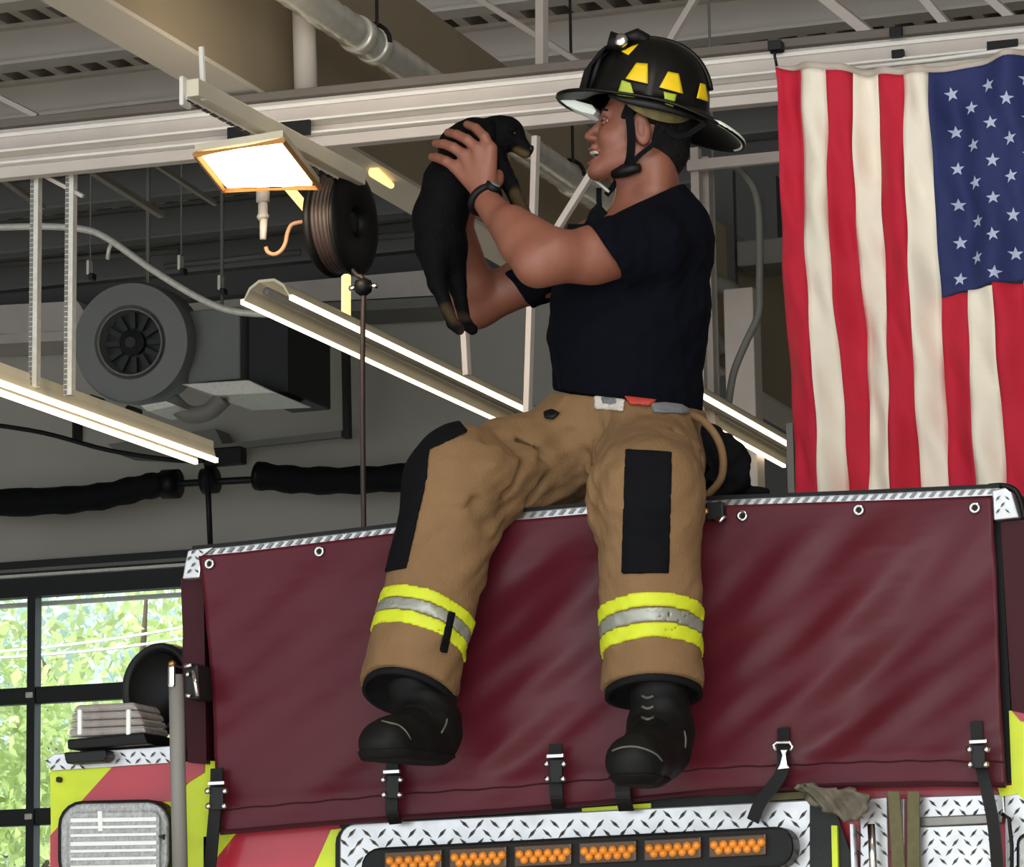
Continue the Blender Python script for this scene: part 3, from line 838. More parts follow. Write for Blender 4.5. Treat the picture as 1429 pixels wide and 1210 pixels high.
rail_px = dense([(268, 764), (340, 757), (541, 733), (640, 721), (730, 711), (830, 702), (1017, 693), (1200, 686), (1395, 677)])
ribbon('top_edge', rail_px, -2, 3, YT - .045, .5, M['black_plastic'], TR)
ribbon('top_trim', rail_px, 3, 14, YT - .035, .06, M['alu'], TR)
def tread(name, poly, dy, par, sx=15, sy=12, L=6.4, W=1.9, jit=.4, seed=1):
    'raised tread bars inside a pixel polygon, alternating directions'
    rs = np.random.RandomState(seed); xs = [p[0] for p in poly]; ys = [p[1] for p in poly]
    def inside(x, y):
        c_ = False; n = len(poly)
        for i in range(n):
            x1, y1 = poly[i]; x2, y2 = poly[(i + 1) % n]
            if (y1 > y) != (y2 > y) and x < (x2 - x1) * (y - y1) / (y2 - y1) + x1: c_ = not c_
        return c_
    b = MB(); j = 0; y = min(ys)
    while y <= max(ys):
        i = 0; x = min(xs) + (sx / 2 if j % 2 else 0)
        while x <= max(xs):
            if inside(x, y):
                a = math.radians(50 if (i + j) % 2 else -42)
                ca, sa = math.cos(a), math.sin(a)
                pt = lambda u, v, h: P(x + u * ca - v * sa, y - (u * sa + v * ca) - .05 * (x - min(xs)) * 0, YT + dy - h)
                V = [pt(-L, 0, 0), pt(0, -W, 0), pt(L, 0, 0), pt(0, W, 0), pt(-L * .45, 0, .004), pt(L * .45, 0, .004)]
                b.add(V, [(0, 1, 4), (1, 5, 4), (1, 2, 5), (2, 3, 5), (3, 4, 5), (3, 0, 4)])
            x += sx; i += 1
        y += sy; j += 1
    if b.V: b.build(name, M['alu_tick'], par, kind='stuff')
bt = MB()
for i in range(0, 82):
    x = 280 + i * 13.6
    import bisect
    yy = np.interp(x, [p[0] for p in rail_px], [p[1] for p in rail_px])
    a = [P(x - 4, yy + 12, YT - .036), P(x + 1, yy + 12, YT - .036), P(x + 7, yy + 5, YT - .036), P(x + 2, yy + 5, YT - .036)]
    bt.prism(a, (0, -.003, 0))
bt.build('tread_pattern', M['alu_tick'], TR, kind='stuff')
# corner caps
cc1 = tp('corner_cap', [(262, 768), (300, 762), (282, 776), (278, 806), (254, 808), (258, 785)], -.045, .09, M['alu'], bevel=.003)
tread('tread_pattern', [(264, 770), (282, 770), (276, 804), (258, 804)], -.047, TR, 11, 9, 4.5, 1.4)
tp('corner_cap', [(1384, 684), (1402, 680), (1412, 688), (1422, 722), (1386, 726)], -.045, .06, M['alu'], bevel=.003)
tread('tread_pattern', [(1386, 688), (1404, 686), (1418, 720), (1388, 722)], -.047, TR, 13, 9, 5, 1.5)
MB().tube(catmull([P(1380, 679, YT - .03), P(1400, 678, YT - .03), P(1416, 684, YT - .03), P(1424, 698, YT - .03), P(1430, 724, YT - .03)], 5), .006, 8).build('edge_gasket', M['black_plastic'], TR, smooth=True)
# side strips of the bed
tp('side_frame', [(252, 806), (284, 806), (288, 1066), (262, 1064)], -.02, .07, M['maroon_side'])
tp('black_gap', [(1385, 728), (1396, 728), (1416, 1090), (1390, 1094)], -.015, .03, M['black_plastic'])
tp('bed_side', [(1396, 728), (1450, 724), (1450, 1000), (1412, 992)], -.03, .08, M['maroon_side'])
# --- the vinyl cover
tx = [277, 340, 541, 640, 730, 830, 1017, 1200, 1384]; ty = [776, 770, 745, 734, 725, 717, 705, 699, 693]
bx_ = [311, 420, 560, 700, 840, 1000, 1180, 1300, 1404]; by_ = [1164, 1154, 1143, 1134, 1122, 1106, 1098, 1096, 1098]
def cover_pt(s, t, off=0):
    i = s * 8
    x0 = np.interp(i, range(9), tx); y0 = np.interp(i, range(9), ty)
    # right edge is nearly straight, left edge slants
    xl0 = 277 + (1384 - 277) * s; xl1 = 311 + (1404 - 311) * s
    y0 = np.interp(xl0, tx, ty); y1 = np.interp(xl1, bx_, by_)
    x = xl0 + (xl1 - xl0) * t; y = y0 + (y1 - y0) * t
    if s < .02: x += 2 * math.sin(t * 5)
    p = P(x, y, YT - .05)
    w = (x * .8 + y * .6) / 100.0; w2 = (x * .62 + y * .78) / 100.0
    e = min(1, t * 6) * min(1, (1 - t) * 5)
    fa = .35 + .65 * math.exp(-((x - 750) / 110.0) ** 2) + .55 * math.exp(-((x - 1180) / 170.0) ** 2)
    z = e * fa * (.015 * math.sin(w * 2.3 + .8 * math.sin(w2 * 1.7)) + .006 * math.sin(w * 6.1 + 1.5 * math.sin(y * .011)) + .0022 * math.sin(w2 * 11 + 1.7 * math.sin(y * .013) + x * .01))
    z += .02 * e * math.exp(-((t - .9) / .03) ** 2) * .3
    return p + Vector((0, -z - off, 0))
nx_, ny_ = 180, 90; V = [cover_pt(i / nx_, j / ny_) for j in range(ny_ + 1) for i in range(nx_ + 1)]
F = np.array([(j * (nx_ + 1) + i, j * (nx_ + 1) + i + nx_ + 1, j * (nx_ + 1) + i + nx_ + 2, j * (nx_ + 1) + i + 1) for j in range(ny_) for i in range(nx_)])
cv = link_mesh('hose_bed_cover', V, F, M['vinyl'], TR, smooth=True, label='maroon vinyl hose bed cover with diagonal creases')
cv.modifiers.new('thick', 'SOLIDIFY').thickness = .004; cv.modifiers['thick'].offset = -1
def cover_at(px_, py_, off=0):
    y0 = lambda x: np.interp(x, tx, ty)
    t = .5
    for _ in range(12):
        s = (px_ - (277 + 34 * t)) / ((1384 - 277) + (1404 - 311 - 1384 + 277) * t)
        s = min(max(s, 0), 1)
        ya = np.interp(277 + 1107 * s, tx, ty); yb = np.interp(311 + 1093 * s, bx_, by_)
        t = min(max((py_ - ya) / (yb - ya), 0), 1)
    return cover_pt(s, t, off)
for i, (x, y) in enumerate(((293, 787), (447, 770), (1036, 720), (1199, 712), (1361, 709))):
    c_ = cover_at(x, y, .004)
    MB().lathe(c_, (0, -1, 0), [(.0055, 0), (.006, .004), (.0105, .004), (.012, .001), (.012, -.003)], 24).build('grommet', M['chrome'], cv, smooth=True)
    MB().lathe(c_, (0, -1, 0), [(.0055, -.002), (.0055, .0005)], 12).build('grommet_hole', M['black_plastic'], cv)
# lower hem seam
sm = [cover_pt(i / 120, .915 + .002 * math.sin(i), .001) for i in range(121)]
MB().tube(sm, .0018, 5).build('hem_seam', M['maroon_side'], cv)
sm = [cover_pt(i / 120, .995, .003) for i in range(121)]
MB().tube(sm, .006, 6).build('hem_cord', M['maroon_side'], cv)
# straps with buckles
def strap(pts, w, yb, name='strap', label=None):
    q = catmull([P(x, y, YT + dy) for x, y, dy in pts], 5)
    V = []; F = []
    for i, p in enumerate(q):
        d = (q[min(i + 1, len(q) - 1)] - q[max(i - 1, 0)]).normalized(); sdir = d.cross(Vector((0, 1, 0))).normalized()
        V += [p + sdir * w, p - sdir * w, p - sdir * w + Vector((0, .004, 0)), p + sdir * w + Vector((0, .004, 0))]
    for i in range(len(q) - 1):
        for k in range(4):
            l = (k + 1) % 4
            F.append((4 * i + k, 4 * i + l, 4 * i + 4 + l, 4 * i + 4 + k))
    F += [(0, 1, 2, 3), tuple(4 * len(q) - 4 + k for k in range(4))]
    s_ = link_mesh(name, V, F, M['black_plastic'], TR, label=label)
    bxp, byp = yb
    c_ = P(bxp, byp, YT - .1)
    if name == 'strap':
        MB().box(tuple(P(bxp - 13, byp + 2 - 14, YT - .1)), tuple(P(bxp + 13, byp - 18, YT - .09))).build('buckle_bar', M['chrome'], s_, bevel=.0015)
        MB().prism([P(bxp + a, byp + b, YT - .098) for a, b in ((-11, -10), (11, -10), (9, 4), (10, 22), (-10, 22), (-9, 4))], (0, .01, 0)).build('buckle_body', M['black_metal'], s_, bevel=.002)
        for a, b in ((-12, -4), (12, -4), (-11, 17), (11, 17)):
            MB().lathe(P(bxp + a, byp + b, YT - .1), (0, -1, 0), [(.006, -.004), (.007, .002), (.003, .006)], 12).build('buckle_stud', M['chrome'], s_, smooth=True)
    return s_
strap([(547, 1056, -.075), (547, 1095, -.08), (546, 1130, -.08), (552, 1150, -.06)], .014, (547, 1092))
strap([(775, 1038, -.075), (775, 1075, -.08), (776, 1110, -.08), (780, 1130, -.06)], .014, (775, 1070))
strap([(302, 1072, -.075), (301, 1110, -.08), (297, 1160, -.07), (292, 1215, -.05)], .014, (302, 1108))
strap([(1362, 1006, -.075), (1365, 1050, -.08), (1376, 1100, -.09), (1386, 1150, -.08), (1392, 1215, -.06)], .012, (1365, 1050))
s_ = strap([(1093, 1016, -.07), (1093, 1048, -.08), (1090, 1080, -.08), (1062, 1118, -.07), (1050, 1146, -.06)], .013, (1093, 1048), name='strap_dark')
s_.name = 'strap'
a = lambda x, y: P(x, y, YT - .1)
MB().tube([a(1083, 1048), a(1079, 1040), a(1084, 1036), a(1102, 1036), a(1106, 1042), a(1103, 1048)], .004, 8).build('buckle_hook', M['chrome'], s_, smooth=True)
MB().prism([a(1088, 1046), a(1099, 1046), a(1096, 1052), a(1098, 1066), a(1102, 1072), a(1084, 1074), a(1088, 1066), a(1091, 1054)], (0, .006, 0)).build('buckle_plate', M['chrome'], s_, bevel=.0015)
strap([(868, 1085, -.075), (869, 1110, -.08), (874, 1132, -.06)], .016, (0, 0), name='strap_tail').name = 'strap'

# --- left shoulder of the truck: chevron panel, tread top, lights
panel = [(70, 1076), (283, 1062), (300, 1062), (300, 1240), (72, 1240)]
tp('chevron_panel', panel, 0, .05, M['lime'])
def stripe(pxs, k='truck_red', dy=-.003): return tp('chevron_stripe', pxs, dy, .004, M[k])
stripe([(156, 1071), (244, 1065), (244, 1118), (110, 1122)])
stripe([(70, 1166), (94, 1140), (94, 1240), (70, 1240)])
stripe([(262, 1064), (285, 1063), (285, 1078), (262, 1092)])
stripe([(240, 1066), (262, 1064), (262, 1092), (240, 1120)])
tp('tread_top', [(62, 1062), (75, 1052), (250, 1040), (250, 1064), (72, 1076)], -.01, .08, M['alu'], bevel=.002)
tread('tread_pattern', [(66, 1062), (78, 1056), (248, 1044), (248, 1062), (74, 1074)], -.011, TR, 14, 9, 5.5, 1.6)
tp('bolt', rrect(78, 1084, 85, 1092, 3), -.008, .008, M['black_metal'])
# strobe light lens on the panel
wl = MB().prism([P(x, y, YT - .04) for x, y in rrect(80, 1118, 238, 1235, 34, skew=-.02)], (0, .05, 0)).build('warning_light', M['black_plastic'], TR, bevel=.004)
MB().prism([P(x, y, YT - .05) for x, y in rrect(84, 1122, 233, 1231, 30, skew=-.02)], (0, .02, 0)).build('light_bezel', M['lens_clear'], wl, bevel=.006)
ln = MB().prism([P(x, y, YT - .062) for x, y in rrect(94, 1134, 222, 1226, 12, skew=-.02)], (0, .014, 0)).build('light_lens', M['lens_clear'], wl, bevel=.003)
for j in range(8):
    y = 1142 + j * 11
    b = MB().prism([P(x, yy, YT - .067) for x, yy in ((98, y), (218, y - 2), (218, y + (2.2 if j % 3 else 4)), (98, y + (4.2 if j % 3 else 6)))], (0, .006, 0)); b.build('lens_rib', M['lens_rib'], wl, bevel=.001)
MB().prism([P(x, yy, YT - .068) for x, yy in ((136, 1132), (142, 1132), (143, 1160), (137, 1160))], (0, .006, 0)).build('lens_rib', M['lens_rib'], wl)
MB().prism([P(x, yy, YT - .066) for x, yy in ((229, 1164), (220, 1167), (228, 1172))], (0, .006, 0)).build('mount_screw', M['black_metal'], wl)
# clear beacon on top
bc = empty('beacon', P(150, 1040, YT), 'clear ribbed beacon lamp standing on the left corner of the truck', 'beacon')
MB().prism([P(x, y, YT - .05) for x, y in ((93, 1032), (200, 1022), (206, 1038), (94, 1046))], (0, .14, 0)).build('beacon_base', M['black_plastic'], bc, bevel=.004)
MB().prism([P(x, y, YT - .052) for x, y in ((88, 1050), (146, 1046), (149, 1056), (142, 1063), (92, 1066))], (0, .08, 0)).build('beacon_foot', M['black_metal'], bc, bevel=.004)
cq_ = [((104, 984), (186, 980), (194, 993)), ((100, 993), (194, 989), (198, 1002)), ((98, 1002), (198, 998), (201, 1013)), ((96, 1013), (201, 1008), (203, 1024))]
yy0 = [(984, 980), (995, 991), (1006, 1002), (1017, 1012), (1030, 1024)]
xx0 = [(106, 186), (100, 193), (98, 198), (96, 201), (95, 203)]
for i in range(4):
    MB().prism([P(xx0[i][0], yy0[i][0], YT - .045), P(xx0[i][1], yy0[i][1], YT - .045), P(xx0[i + 1][1], yy0[i + 1][1] - 1, YT - .045), P(xx0[i + 1][0], yy0[i + 1][0] - 1, YT - .045)], (0, .12, 0)).build('beacon_lens', M['lens_beacon'], bc, bevel=.006)
for x in (112, 180):
    MB().box(tuple(P(x - 5, 1026, YT - .05)), tuple(P(x + 4, 990, YT - .04))).build('lens_rib', M['lens_rib'], bc, bevel=.003)
# round black spotlight half hidden by the cover
sl = empty('spotlight', P(232, 1010, YT + .25), 'large round black spotlight seen edge on behind the grab rail', 'spotlight')
c_ = P(233, 962, YT + .3); r_ = (P(233, 962, YT + .3) - P(178, 962, YT + .3)).length
MB().lathe(c_, (-.25, -1, 0), [(r_ * .6, -.14), (r_ * .95, -.06), (r_ * 1.04, 0), (r_ * 1.04, .03), (r_ * .96, .045), (r_ * .9, .03), (r_ * .2, .01)], 48).build('spotlight_shell', M['black_metal'], sl, smooth=True)
MB().lathe(c_, (-.25, -1, 0), [(r_ * .86, .02), (r_ * .8, .04), (r_ * .3, .05), (.001, .052)], 40).build('spotlight_lens', M['black_plastic'], sl, smooth=True)
MB().beam(c_ + Vector((0, 0, -r_)), c_ + Vector((0, 0, -r_ - .12)), .04, .03).build('spotlight_stand', M['black_metal'], sl)
# grab rail
gr = MB().tube([P(246, 942, YT - .1), P(248, 1060, YT - .1), P(252, 1240, YT - .1)], .0165, 16).build('grab_rail', M['duct_grey'], TR, smooth=True)
MB().box(tuple(P(233, 960, YT - .125)), tuple(P(257, 930, YT - .075))).build('rail_socket', M['chrome'], gr, bevel=.006)
MB().prism([P(x, y, YT - .11) for x, y in ((256, 926), (276, 926), (279, 976), (258, 976))], (0, .07, 0)).build('rail_bracket', M['black_metal'], gr, bevel=.006)
for pts in (((258, 930), (268, 928)), ((270, 936), (276, 972)), ((260, 970), (266, 972)), ((262, 938), (262, 944))):
    MB().tube([P(x, y, YT - .118) for x, y in pts], .005, 8).build('bracket_clip', M['chrome'], gr, smooth=True)
MB().lathe(P(240, 930, YT - .1), (0, 0, 1), [(.008, 0), (.008, .008), (.003, .012)], 12).build('rail_screw', M['brass'], gr, smooth=True)

# --- centre: chevrons, tread plate panel and amber light bar
tp('rear_panel', [(284, 1168), (420, 1150), (700, 1126), (1000, 1100), (1200, 1090), (1480, 1088), (1480, 1250), (284, 1250)], .0, .05, M['truck_red'])
stripe([(303, 1162), (330, 1162), (303, 1196)], 'lime'); 
stripe([(462, 1158), (480, 1156), (480, 1240), (425, 1240)], 'lime')
stripe([(440, 1180), (470, 1176), (440, 1240), (405, 1240)], 'hem', -.004) if False else None
tp('cover_shade_strip', [(470, 1146), (800, 1122), (1140, 1102), (1140, 1124), (800, 1143), (480, 1163)], -.012, .02, M['black_metal'])  # black strip painted in for the shade below the cover
tp('chevron_stripe', [(812, 1128), (908, 1121), (908, 1131), (812, 1138)], -.022, .008, M['lime'])
tp('chevron_stripe', [(1070, 1108), (1128, 1104), (1128, 1114), (1070, 1118)], -.022, .008, M['olive'])
pan = rrect(474, 1150, 1165, 1330, 22, skew=-.052)
tp('panel_gasket', rrect(468, 1151, 1168, 1335, 26, skew=-.0535), -.02, .03, M['black_plastic'])
tp('tread_panel', pan, -.03, .04, M['alu'], bevel=.003)
def sk(poly): return poly
tread('tread_pattern', [(480, 1158), (1124, 1126), (1158, 1124), (1158, 1240), (480, 1240)], -.031, TR, 21, 13, 9, 2.3)
tp('panel_corner_plate', [(1130, 1116), (1160, 1114), (1190, 1200), (1190, 1240), (1130, 1240)], -.034, .01, M['black_metal'])
lbm = tp('light_bar', rrect(503, 1184, 1106, 1242, 26, skew=-.053), -.085, .06, M['black_plastic'], bevel=.006)
for i in range(6):
    x = 536 + i * 90.5; y = 1189 - .048 * (x - 536)
    MB().prism([P(a_, b_, YT - .095) for a_, b_ in ((x, y), (x + 80, y - 4), (x + 80, y + 26), (x, y + 30))], (0, .02, 0)).build('amber_module', M['amber_dark'], lbm, bevel=.003)
    for q in range(11):
        cx_ = x + 8 + q * 6.6; cy_ = y + (19 if q % 2 else 11) - 4 * q / 11 + 1
        MB().lathe(P(cx_, cy_, YT - .096), (0, -1, 0), [(.0095, -.002), (.0085, .004), (.004, .008), (.001, .009)], 10).build('led_optic', M['amber_lens'], lbm, smooth=True)
# lower body right of the panel
def alu_panel(px_, seed, dy=-.02, sp=17):
    tp('tread_panel', px_, dy, .03, M['alu'], bevel=.002)
    tread('tread_pattern', px_, dy - .001, TR, sp, 13, 7.5, 2.1, seed=seed)
alu_panel([(1200, 1116), (1238, 1112), (1240, 1250), (1200, 1250)], 3)
alu_panel([(1246, 1116), (1262, 1114), (1262, 1250), (1246, 1250)], 3)
alu_panel([(1276, 1112), (1400, 1108), (1402, 1136), (1278, 1142)], 4)
alu_panel([(1282, 1154), (1390, 1150), (1394, 1250), (1284, 1250)], 5, -.024)
alu_panel([(1402, 1108), (1440, 1106), (1440, 1250), (1404, 1250)], 6, -.018)
tp('panel_trim', [(1272, 1141), (1398, 1136), (1398, 1148), (1276, 1154)], -.028, .02, M['alu_tick'], bevel=.002)
tp('reflector_post', [(1160, 1152), (1168, 1152), (1170, 1240), (1162, 1240)], -.045, .02, M['lime'])
tp('reflector_post', [(1186, 1150), (1190, 1150), (1194, 1240), (1189, 1240)], -.05, .03, M['alu'])
MB().tube([P(1216, 1150, YT - .06), P(1220, 1240, YT - .06)], .008, 10).build('thin_rail', M['chrome'], TR, smooth=True)
MB().tube([P(1398, 1136, YT - .07), P(1408, 1142, YT - .07), P(1412, 1180, YT - .07), P(1412, 1240, YT - .07)], .004, 8).build('latch_cable', M['black_plastic'], TR, smooth=True)
tp('chevron_panel', [(1408, 992), (1480, 988), (1480, 1118), (1428, 1116), (1412, 1098)], -.025, .04, M['lime'])
tp('chevron_stripe', [(1412, 992), (1429, 991), (1440, 1010), (1424, 1006)], -.028, .004, M['truck_red'])
tp('chevron_panel', [(1392, 1098), (1428, 1094), (1430, 1106), (1396, 1112)], -.024, .02, M['lime'])
wl2 = tp('warning_light', rrect(1418, 1162, 1520, 1240, 16), -.06, .04, M['black_plastic'], bevel=.004)
MB().prism([P(x, y, YT - .066) for x, y in rrect(1422, 1167, 1516, 1236, 12)], (0, .01, 0)).build('light_lens', M['lens_clear'], wl2, bevel=.003)
# olive webbing
for i, (a0, a1) in enumerate(((1240, 1252), (1268, 1270))):
    o = tp('webbing', [(a0 - 2, 1104), (a0 + 15, 1104), (a1 + 14, 1250), (a1 - 5, 1250)], -.055, .006, M['olive'], bevel=.002)
# rag hanging over the edge
V = []; F = []; nx2, ny2 = 18, 14
for j in range(ny2 + 1):
    for i in range(nx2 + 1):
        s = i / nx2; t = j / ny2
        xa, ya = 1113 + (1213 - 1113) * s, 1094 + 14 * s
        xb2, yb2 = 1132 + (1200 - 1132) * s, 1112 + 44 * s ** .8 * (1.25 - s * .5)
        x = xa + (xb2 - xa) * t; y = ya + (yb2 - ya) * t
        z = .014 * math.sin(s * 9 + t * 3) + .006 * math.sin(s * 21 - t * 8)
        V.append(P(x, y, YT - .09 + z))
for j in range(ny2):
    for i in range(nx2): a0 = j * (nx2 + 1) + i; F.append((a0, a0 + nx2 + 1, a0 + nx2 + 2, a0 + 1))
o = link_mesh('rag', V, F, M['rag_grey'], None, smooth=True, label='crumpled grey rag hanging from the bottom edge of the maroon cover', cat='rag')
o.modifiers.new('thick', 'SOLIDIFY').thickness = .012
# ------------------------------------------------------------------ figures: smooth implicit bodies meshed once each
RV = MROT.col[0].copy(); UV_ = MROT.col[1].copy(); BK = MROT.col[2].copy()   # camera right, up, toward camera
LFT = Vector((-.940, -.342, 0)); TOC = Vector((.342, -.940, 0)); UPZ = Vector((0, 0, 1))
A3 = lambda v: np.array([v[0], v[1], v[2]], dtype=np.float32)

class Field:
    def __init__(s, lo, hi, h):
        s.lo = np.array(lo, dtype=np.float32); s.h = h
        s.n = np.maximum(np.ceil((np.array(hi) - np.array(lo)) / h).astype(int), 4)
        s.F = np.full(s.n, .5, dtype=np.float32)
    def sub(s, lo, hi, pad):
        a = np.clip(np.floor((np.array(lo) - pad - s.lo) / s.h).astype(int), 0, s.n - 1)
        b = np.clip(np.ceil((np.array(hi) + pad - s.lo) / s.h).astype(int) + 1, 1, s.n)
        sl = tuple(slice(a[i], max(b[i], a[i] + 1)) for i in range(3))
        ax = [s.lo[i] + s.h * np.arange(a[i], max(b[i], a[i] + 1), dtype=np.float32) for i in range(3)]
        X, Y, Z = np.meshgrid(*ax, indexing='ij', sparse=True)
        return sl, X, Y, Z
    def grid(s):
        ax = [s.lo[i] + s.h * np.arange(s.n[i], dtype=np.float32) for i in range(3)]
        return np.meshgrid(*ax, indexing='ij', sparse=True)
    def mix(s, sl, d, k, op):
        f = s.F[sl]
        if op == 'add':
            if k: hh = np.clip(.5 + .5 * (f - d) / k, 0, 1); s.F[sl] = f * (1 - hh) + d * hh - k * hh * (1 - hh)
            else: s.F[sl] = np.minimum(f, d)
        else:
            d = -d
            if k: hh = np.clip(.5 - .5 * (f - d) / k, 0, 1); s.F[sl] = f * (1 - hh) + d * hh + k * hh * (1 - hh)
            else: s.F[sl] = np.maximum(f, d)
    def cone(s, a, b, r1, r2, k=.02, op='add', sq=None):
        a = A3(a); b = A3(b); R = max(r1, r2)
        sl, X, Y, Z = s.sub(np.minimum(a, b), np.maximum(a, b), R + k + 3 * s.h)
        ba = b - a; L = float(ba @ ba) + 1e-9
        t = np.clip(((X - a[0]) * ba[0] + (Y - a[1]) * ba[1] + (Z - a[2]) * ba[2]) / L, 0, 1)
        dx = X - a[0] - t * ba[0]; dy = Y - a[1] - t * ba[1]; dz = Z - a[2] - t * ba[2]
        if sq is not None:   # (direction, factor) widen along direction
            dr, f = sq; dr = A3(dr); q = dx * dr[0] + dy * dr[1] + dz * dr[2]; m_ = q * (1 - 1 / f)
            dx = dx - m_ * dr[0]; dy = dy - m_ * dr[1]; dz = dz - m_ * dr[2]
        s.mix(sl, np.sqrt(dx * dx + dy * dy + dz * dz) - (r1 + (r2 - r1) * t), k, op)
    def ell(s, c, rad, axes=None, k=.02, op='add'):
        c = A3(c); R = max(rad)
        ax = [A3(v) for v in axes] if axes else [np.array(v, dtype=np.float32) for v in ((1, 0, 0), (0, 1, 0), (0, 0, 1))]
        sl, X, Y, Z = s.sub(c, c, R + k + 3 * s.h)
        X = X - c[0]; Y = Y - c[1]; Z = Z - c[2]
        q = [X * v[0] + Y * v[1] + Z * v[2] for v in ax]
        k0 = np.sqrt(sum((q[i] / rad[i]) ** 2 for i in range(3))); k1 = np.sqrt(sum((q[i] / rad[i] ** 2) ** 2 for i in range(3))) + 1e-6
        s.mix(sl, k0 * (k0 - 1) / k1, k, op)
    def half(s, p, n, k=0):
        'keep the side opposite to n'
        p = A3(p); n = A3(Vector(n).normalized()); X, Y, Z = s.grid()
        d = (X - p[0]) * n[0] + (Y - p[1]) * n[1] + (Z - p[2]) * n[2]
        s.mix(tuple(slice(None) for _ in range(3)), -d, k, 'cut')
    def copy(s):
        o = Field.__new__(Field); o.lo = s.lo; o.h = s.h; o.n = s.n; o.F = s.F.copy(); return o

def wrinkle(F, amp, fr, seed, mask=None, aniso=None):
    rs = np.random.RandomState(seed); X, Y, Z = F.grid(); w = 0
    for i in range(7):
        d = rs.normal(size=3); d /= np.linalg.norm(d)
        if aniso is not None: d = d * np.array(aniso); 
        f = fr * (.6 + rs.rand() * 1.2)
        w = w + np.sin((X * d[0] + Y * d[1] + Z * d[2]) * f + rs.rand() * 6 + 1.3 * np.sin((X * d[1] + Y * d[2] + Z * d[0]) * f * .6)) / 4.0
    w = np.sign(w) * np.abs(w) ** 1.2
    F.F = F.F + (amp * w * (mask if mask is not None else 1)).astype(np.float32)

def nets(F):
    'surface nets on the sampled field'
    f = F.F; ins = f < 0; n = np.array(f.shape)
    c = ins[:-1, :-1, :-1].astype(np.int8)
    for (i, j, k) in ((1,0,0),(0,1,0),(0,0,1),(1,1,0),(1,0,1),(0,1,1),(1,1,1)):
        c = c + ins[i:n[0] - 1 + i, j:n[1] - 1 + j, k:n[2] - 1 + k]
    act = (c > 0) & (c < 8); idx = np.full(act.shape, -1, dtype=np.int64)
    I, J, K = np.nonzero(act); idx[I, J, K] = np.arange(len(I))
    acc = np.zeros((len(I), 3)); cnt = np.zeros(len(I)); cs = [(a, b, d) for a in (0, 1) for b in (0, 1) for d in (0, 1)]
    for a in cs:
        for ax in range(3):
            if a[ax]: continue
            b = list(a); b[ax] = 1
            va = f[I + a[0], J + a[1], K + a[2]]; vb = f[I + b[0], J + b[1], K + b[2]]
            m_ = (va < 0) != (vb < 0); t = np.where(m_, va / np.where(m_, va - vb, 1), 0)
            p = np.tile(np.array(a, dtype=float), (len(I), 1)); p[:, ax] += t
            acc += p * m_[:, None]; cnt += m_
    V = (np.stack([I, J, K], 1) + acc / cnt[:, None]) * F.h + F.lo
    quads = []
    for ax in range(3):
        s0 = [slice(1, -1)] * 3; s0[ax] = slice(0, -1); s1 = list(s0); s1[ax] = slice(1, None)
        A = ins[tuple(s0)]; B = ins[tuple(s1)]; ch = A != B
        I, J, K = np.nonzero(ch); o = np.stack([I, J, K], 1); o[:, [q for q in range(3) if q != ax]] += 1
        u, v = [q for q in range(3) if q != ax]
        eu = np.zeros(3, int); eu[u] = 1; ev = np.zeros(3, int); ev[v] = 1
        g = lambda off: idx[tuple((o - off).T)]
        q = np.stack([g(eu + ev), g(ev), g(0 * eu), g(eu)], 1)
        flip = A[I, J, K] if ax != 1 else ~A[I, J, K]
        q[~flip] = q[~flip][:, ::-1]
        quads.append(q)
    Q = np.concatenate(quads); Q = Q[(Q >= 0).all(1)]
    return V, Q

def relax(V, Q, it=2, lam=.5):
    e = np.concatenate([Q[:, [0, 1]], Q[:, [1, 2]], Q[:, [2, 3]], Q[:, [3, 0]]])
    for q in range(it):
        for l in (lam, -lam * 1.04):
            s_ = np.zeros_like(V); c_ = np.zeros(len(V))
            for ax in range(3): s_[:, ax] = np.bincount(e[:, 0], V[e[:, 1], ax], len(V)) + np.bincount(e[:, 1], V[e[:, 0], ax], len(V))
            c_ = np.bincount(e[:, 0], minlength=len(V)) + np.bincount(e[:, 1], minlength=len(V))
            V = V + l * (s_ / np.maximum(c_, 1)[:, None] - V)
    return V

def fmesh(name, F, m, parent=None, it=2, **kw):
    V, Q = nets(F)
    if it: V = relax(V, Q, it)
    return link_mesh(name, V, Q, m, parent, smooth=True, **kw)

def pxgrid(F):
    'pixel coordinates of all samples (to find where on a surface a sewn patch sits)'
    X, Y, Z = F.grid(); X = X - CAM.x; Y = Y - CAM.y; Z = Z - CAM.z
    r = X * RV.x + Y * RV.y + Z * RV.z; u = X * UV_.x + Y * UV_.y + Z * UV_.z; d = -(X * BK.x + Y * BK.y + Z * BK.z)
    return 714.5 + FPX * r / d, 605 - FPX * u / d, d
def patch(F, grid, poly, t, near=None, mpp=.00146):
    'convex outline poly (clockwise in pixels) laid on the surface, t thick'
    PXg, PYg, Dg = grid; o = F.copy(); w = None; n = len(poly)
    ar = sum(poly[i][0] * poly[(i + 1) % n][1] - poly[(i + 1) % n][0] * poly[i][1] for i in range(n))
    for i in range(n):
        x0, y0 = poly[i]; x1, y1 = poly[(i + 1) % n]; L = math.hypot(x1 - x0, y1 - y0)
        e = ((PXg - x0) * (y1 - y0) - (PYg - y0) * (x1 - x0)) / L * mpp * (1 if ar > 0 else -1)
        w = e if w is None else np.maximum(w, e)
    if near is not None: w = np.maximum(w, Dg - near)
    o.F = np.maximum(np.maximum(o.F - t, -(o.F + .004)), w).astype(np.float32)
    return o
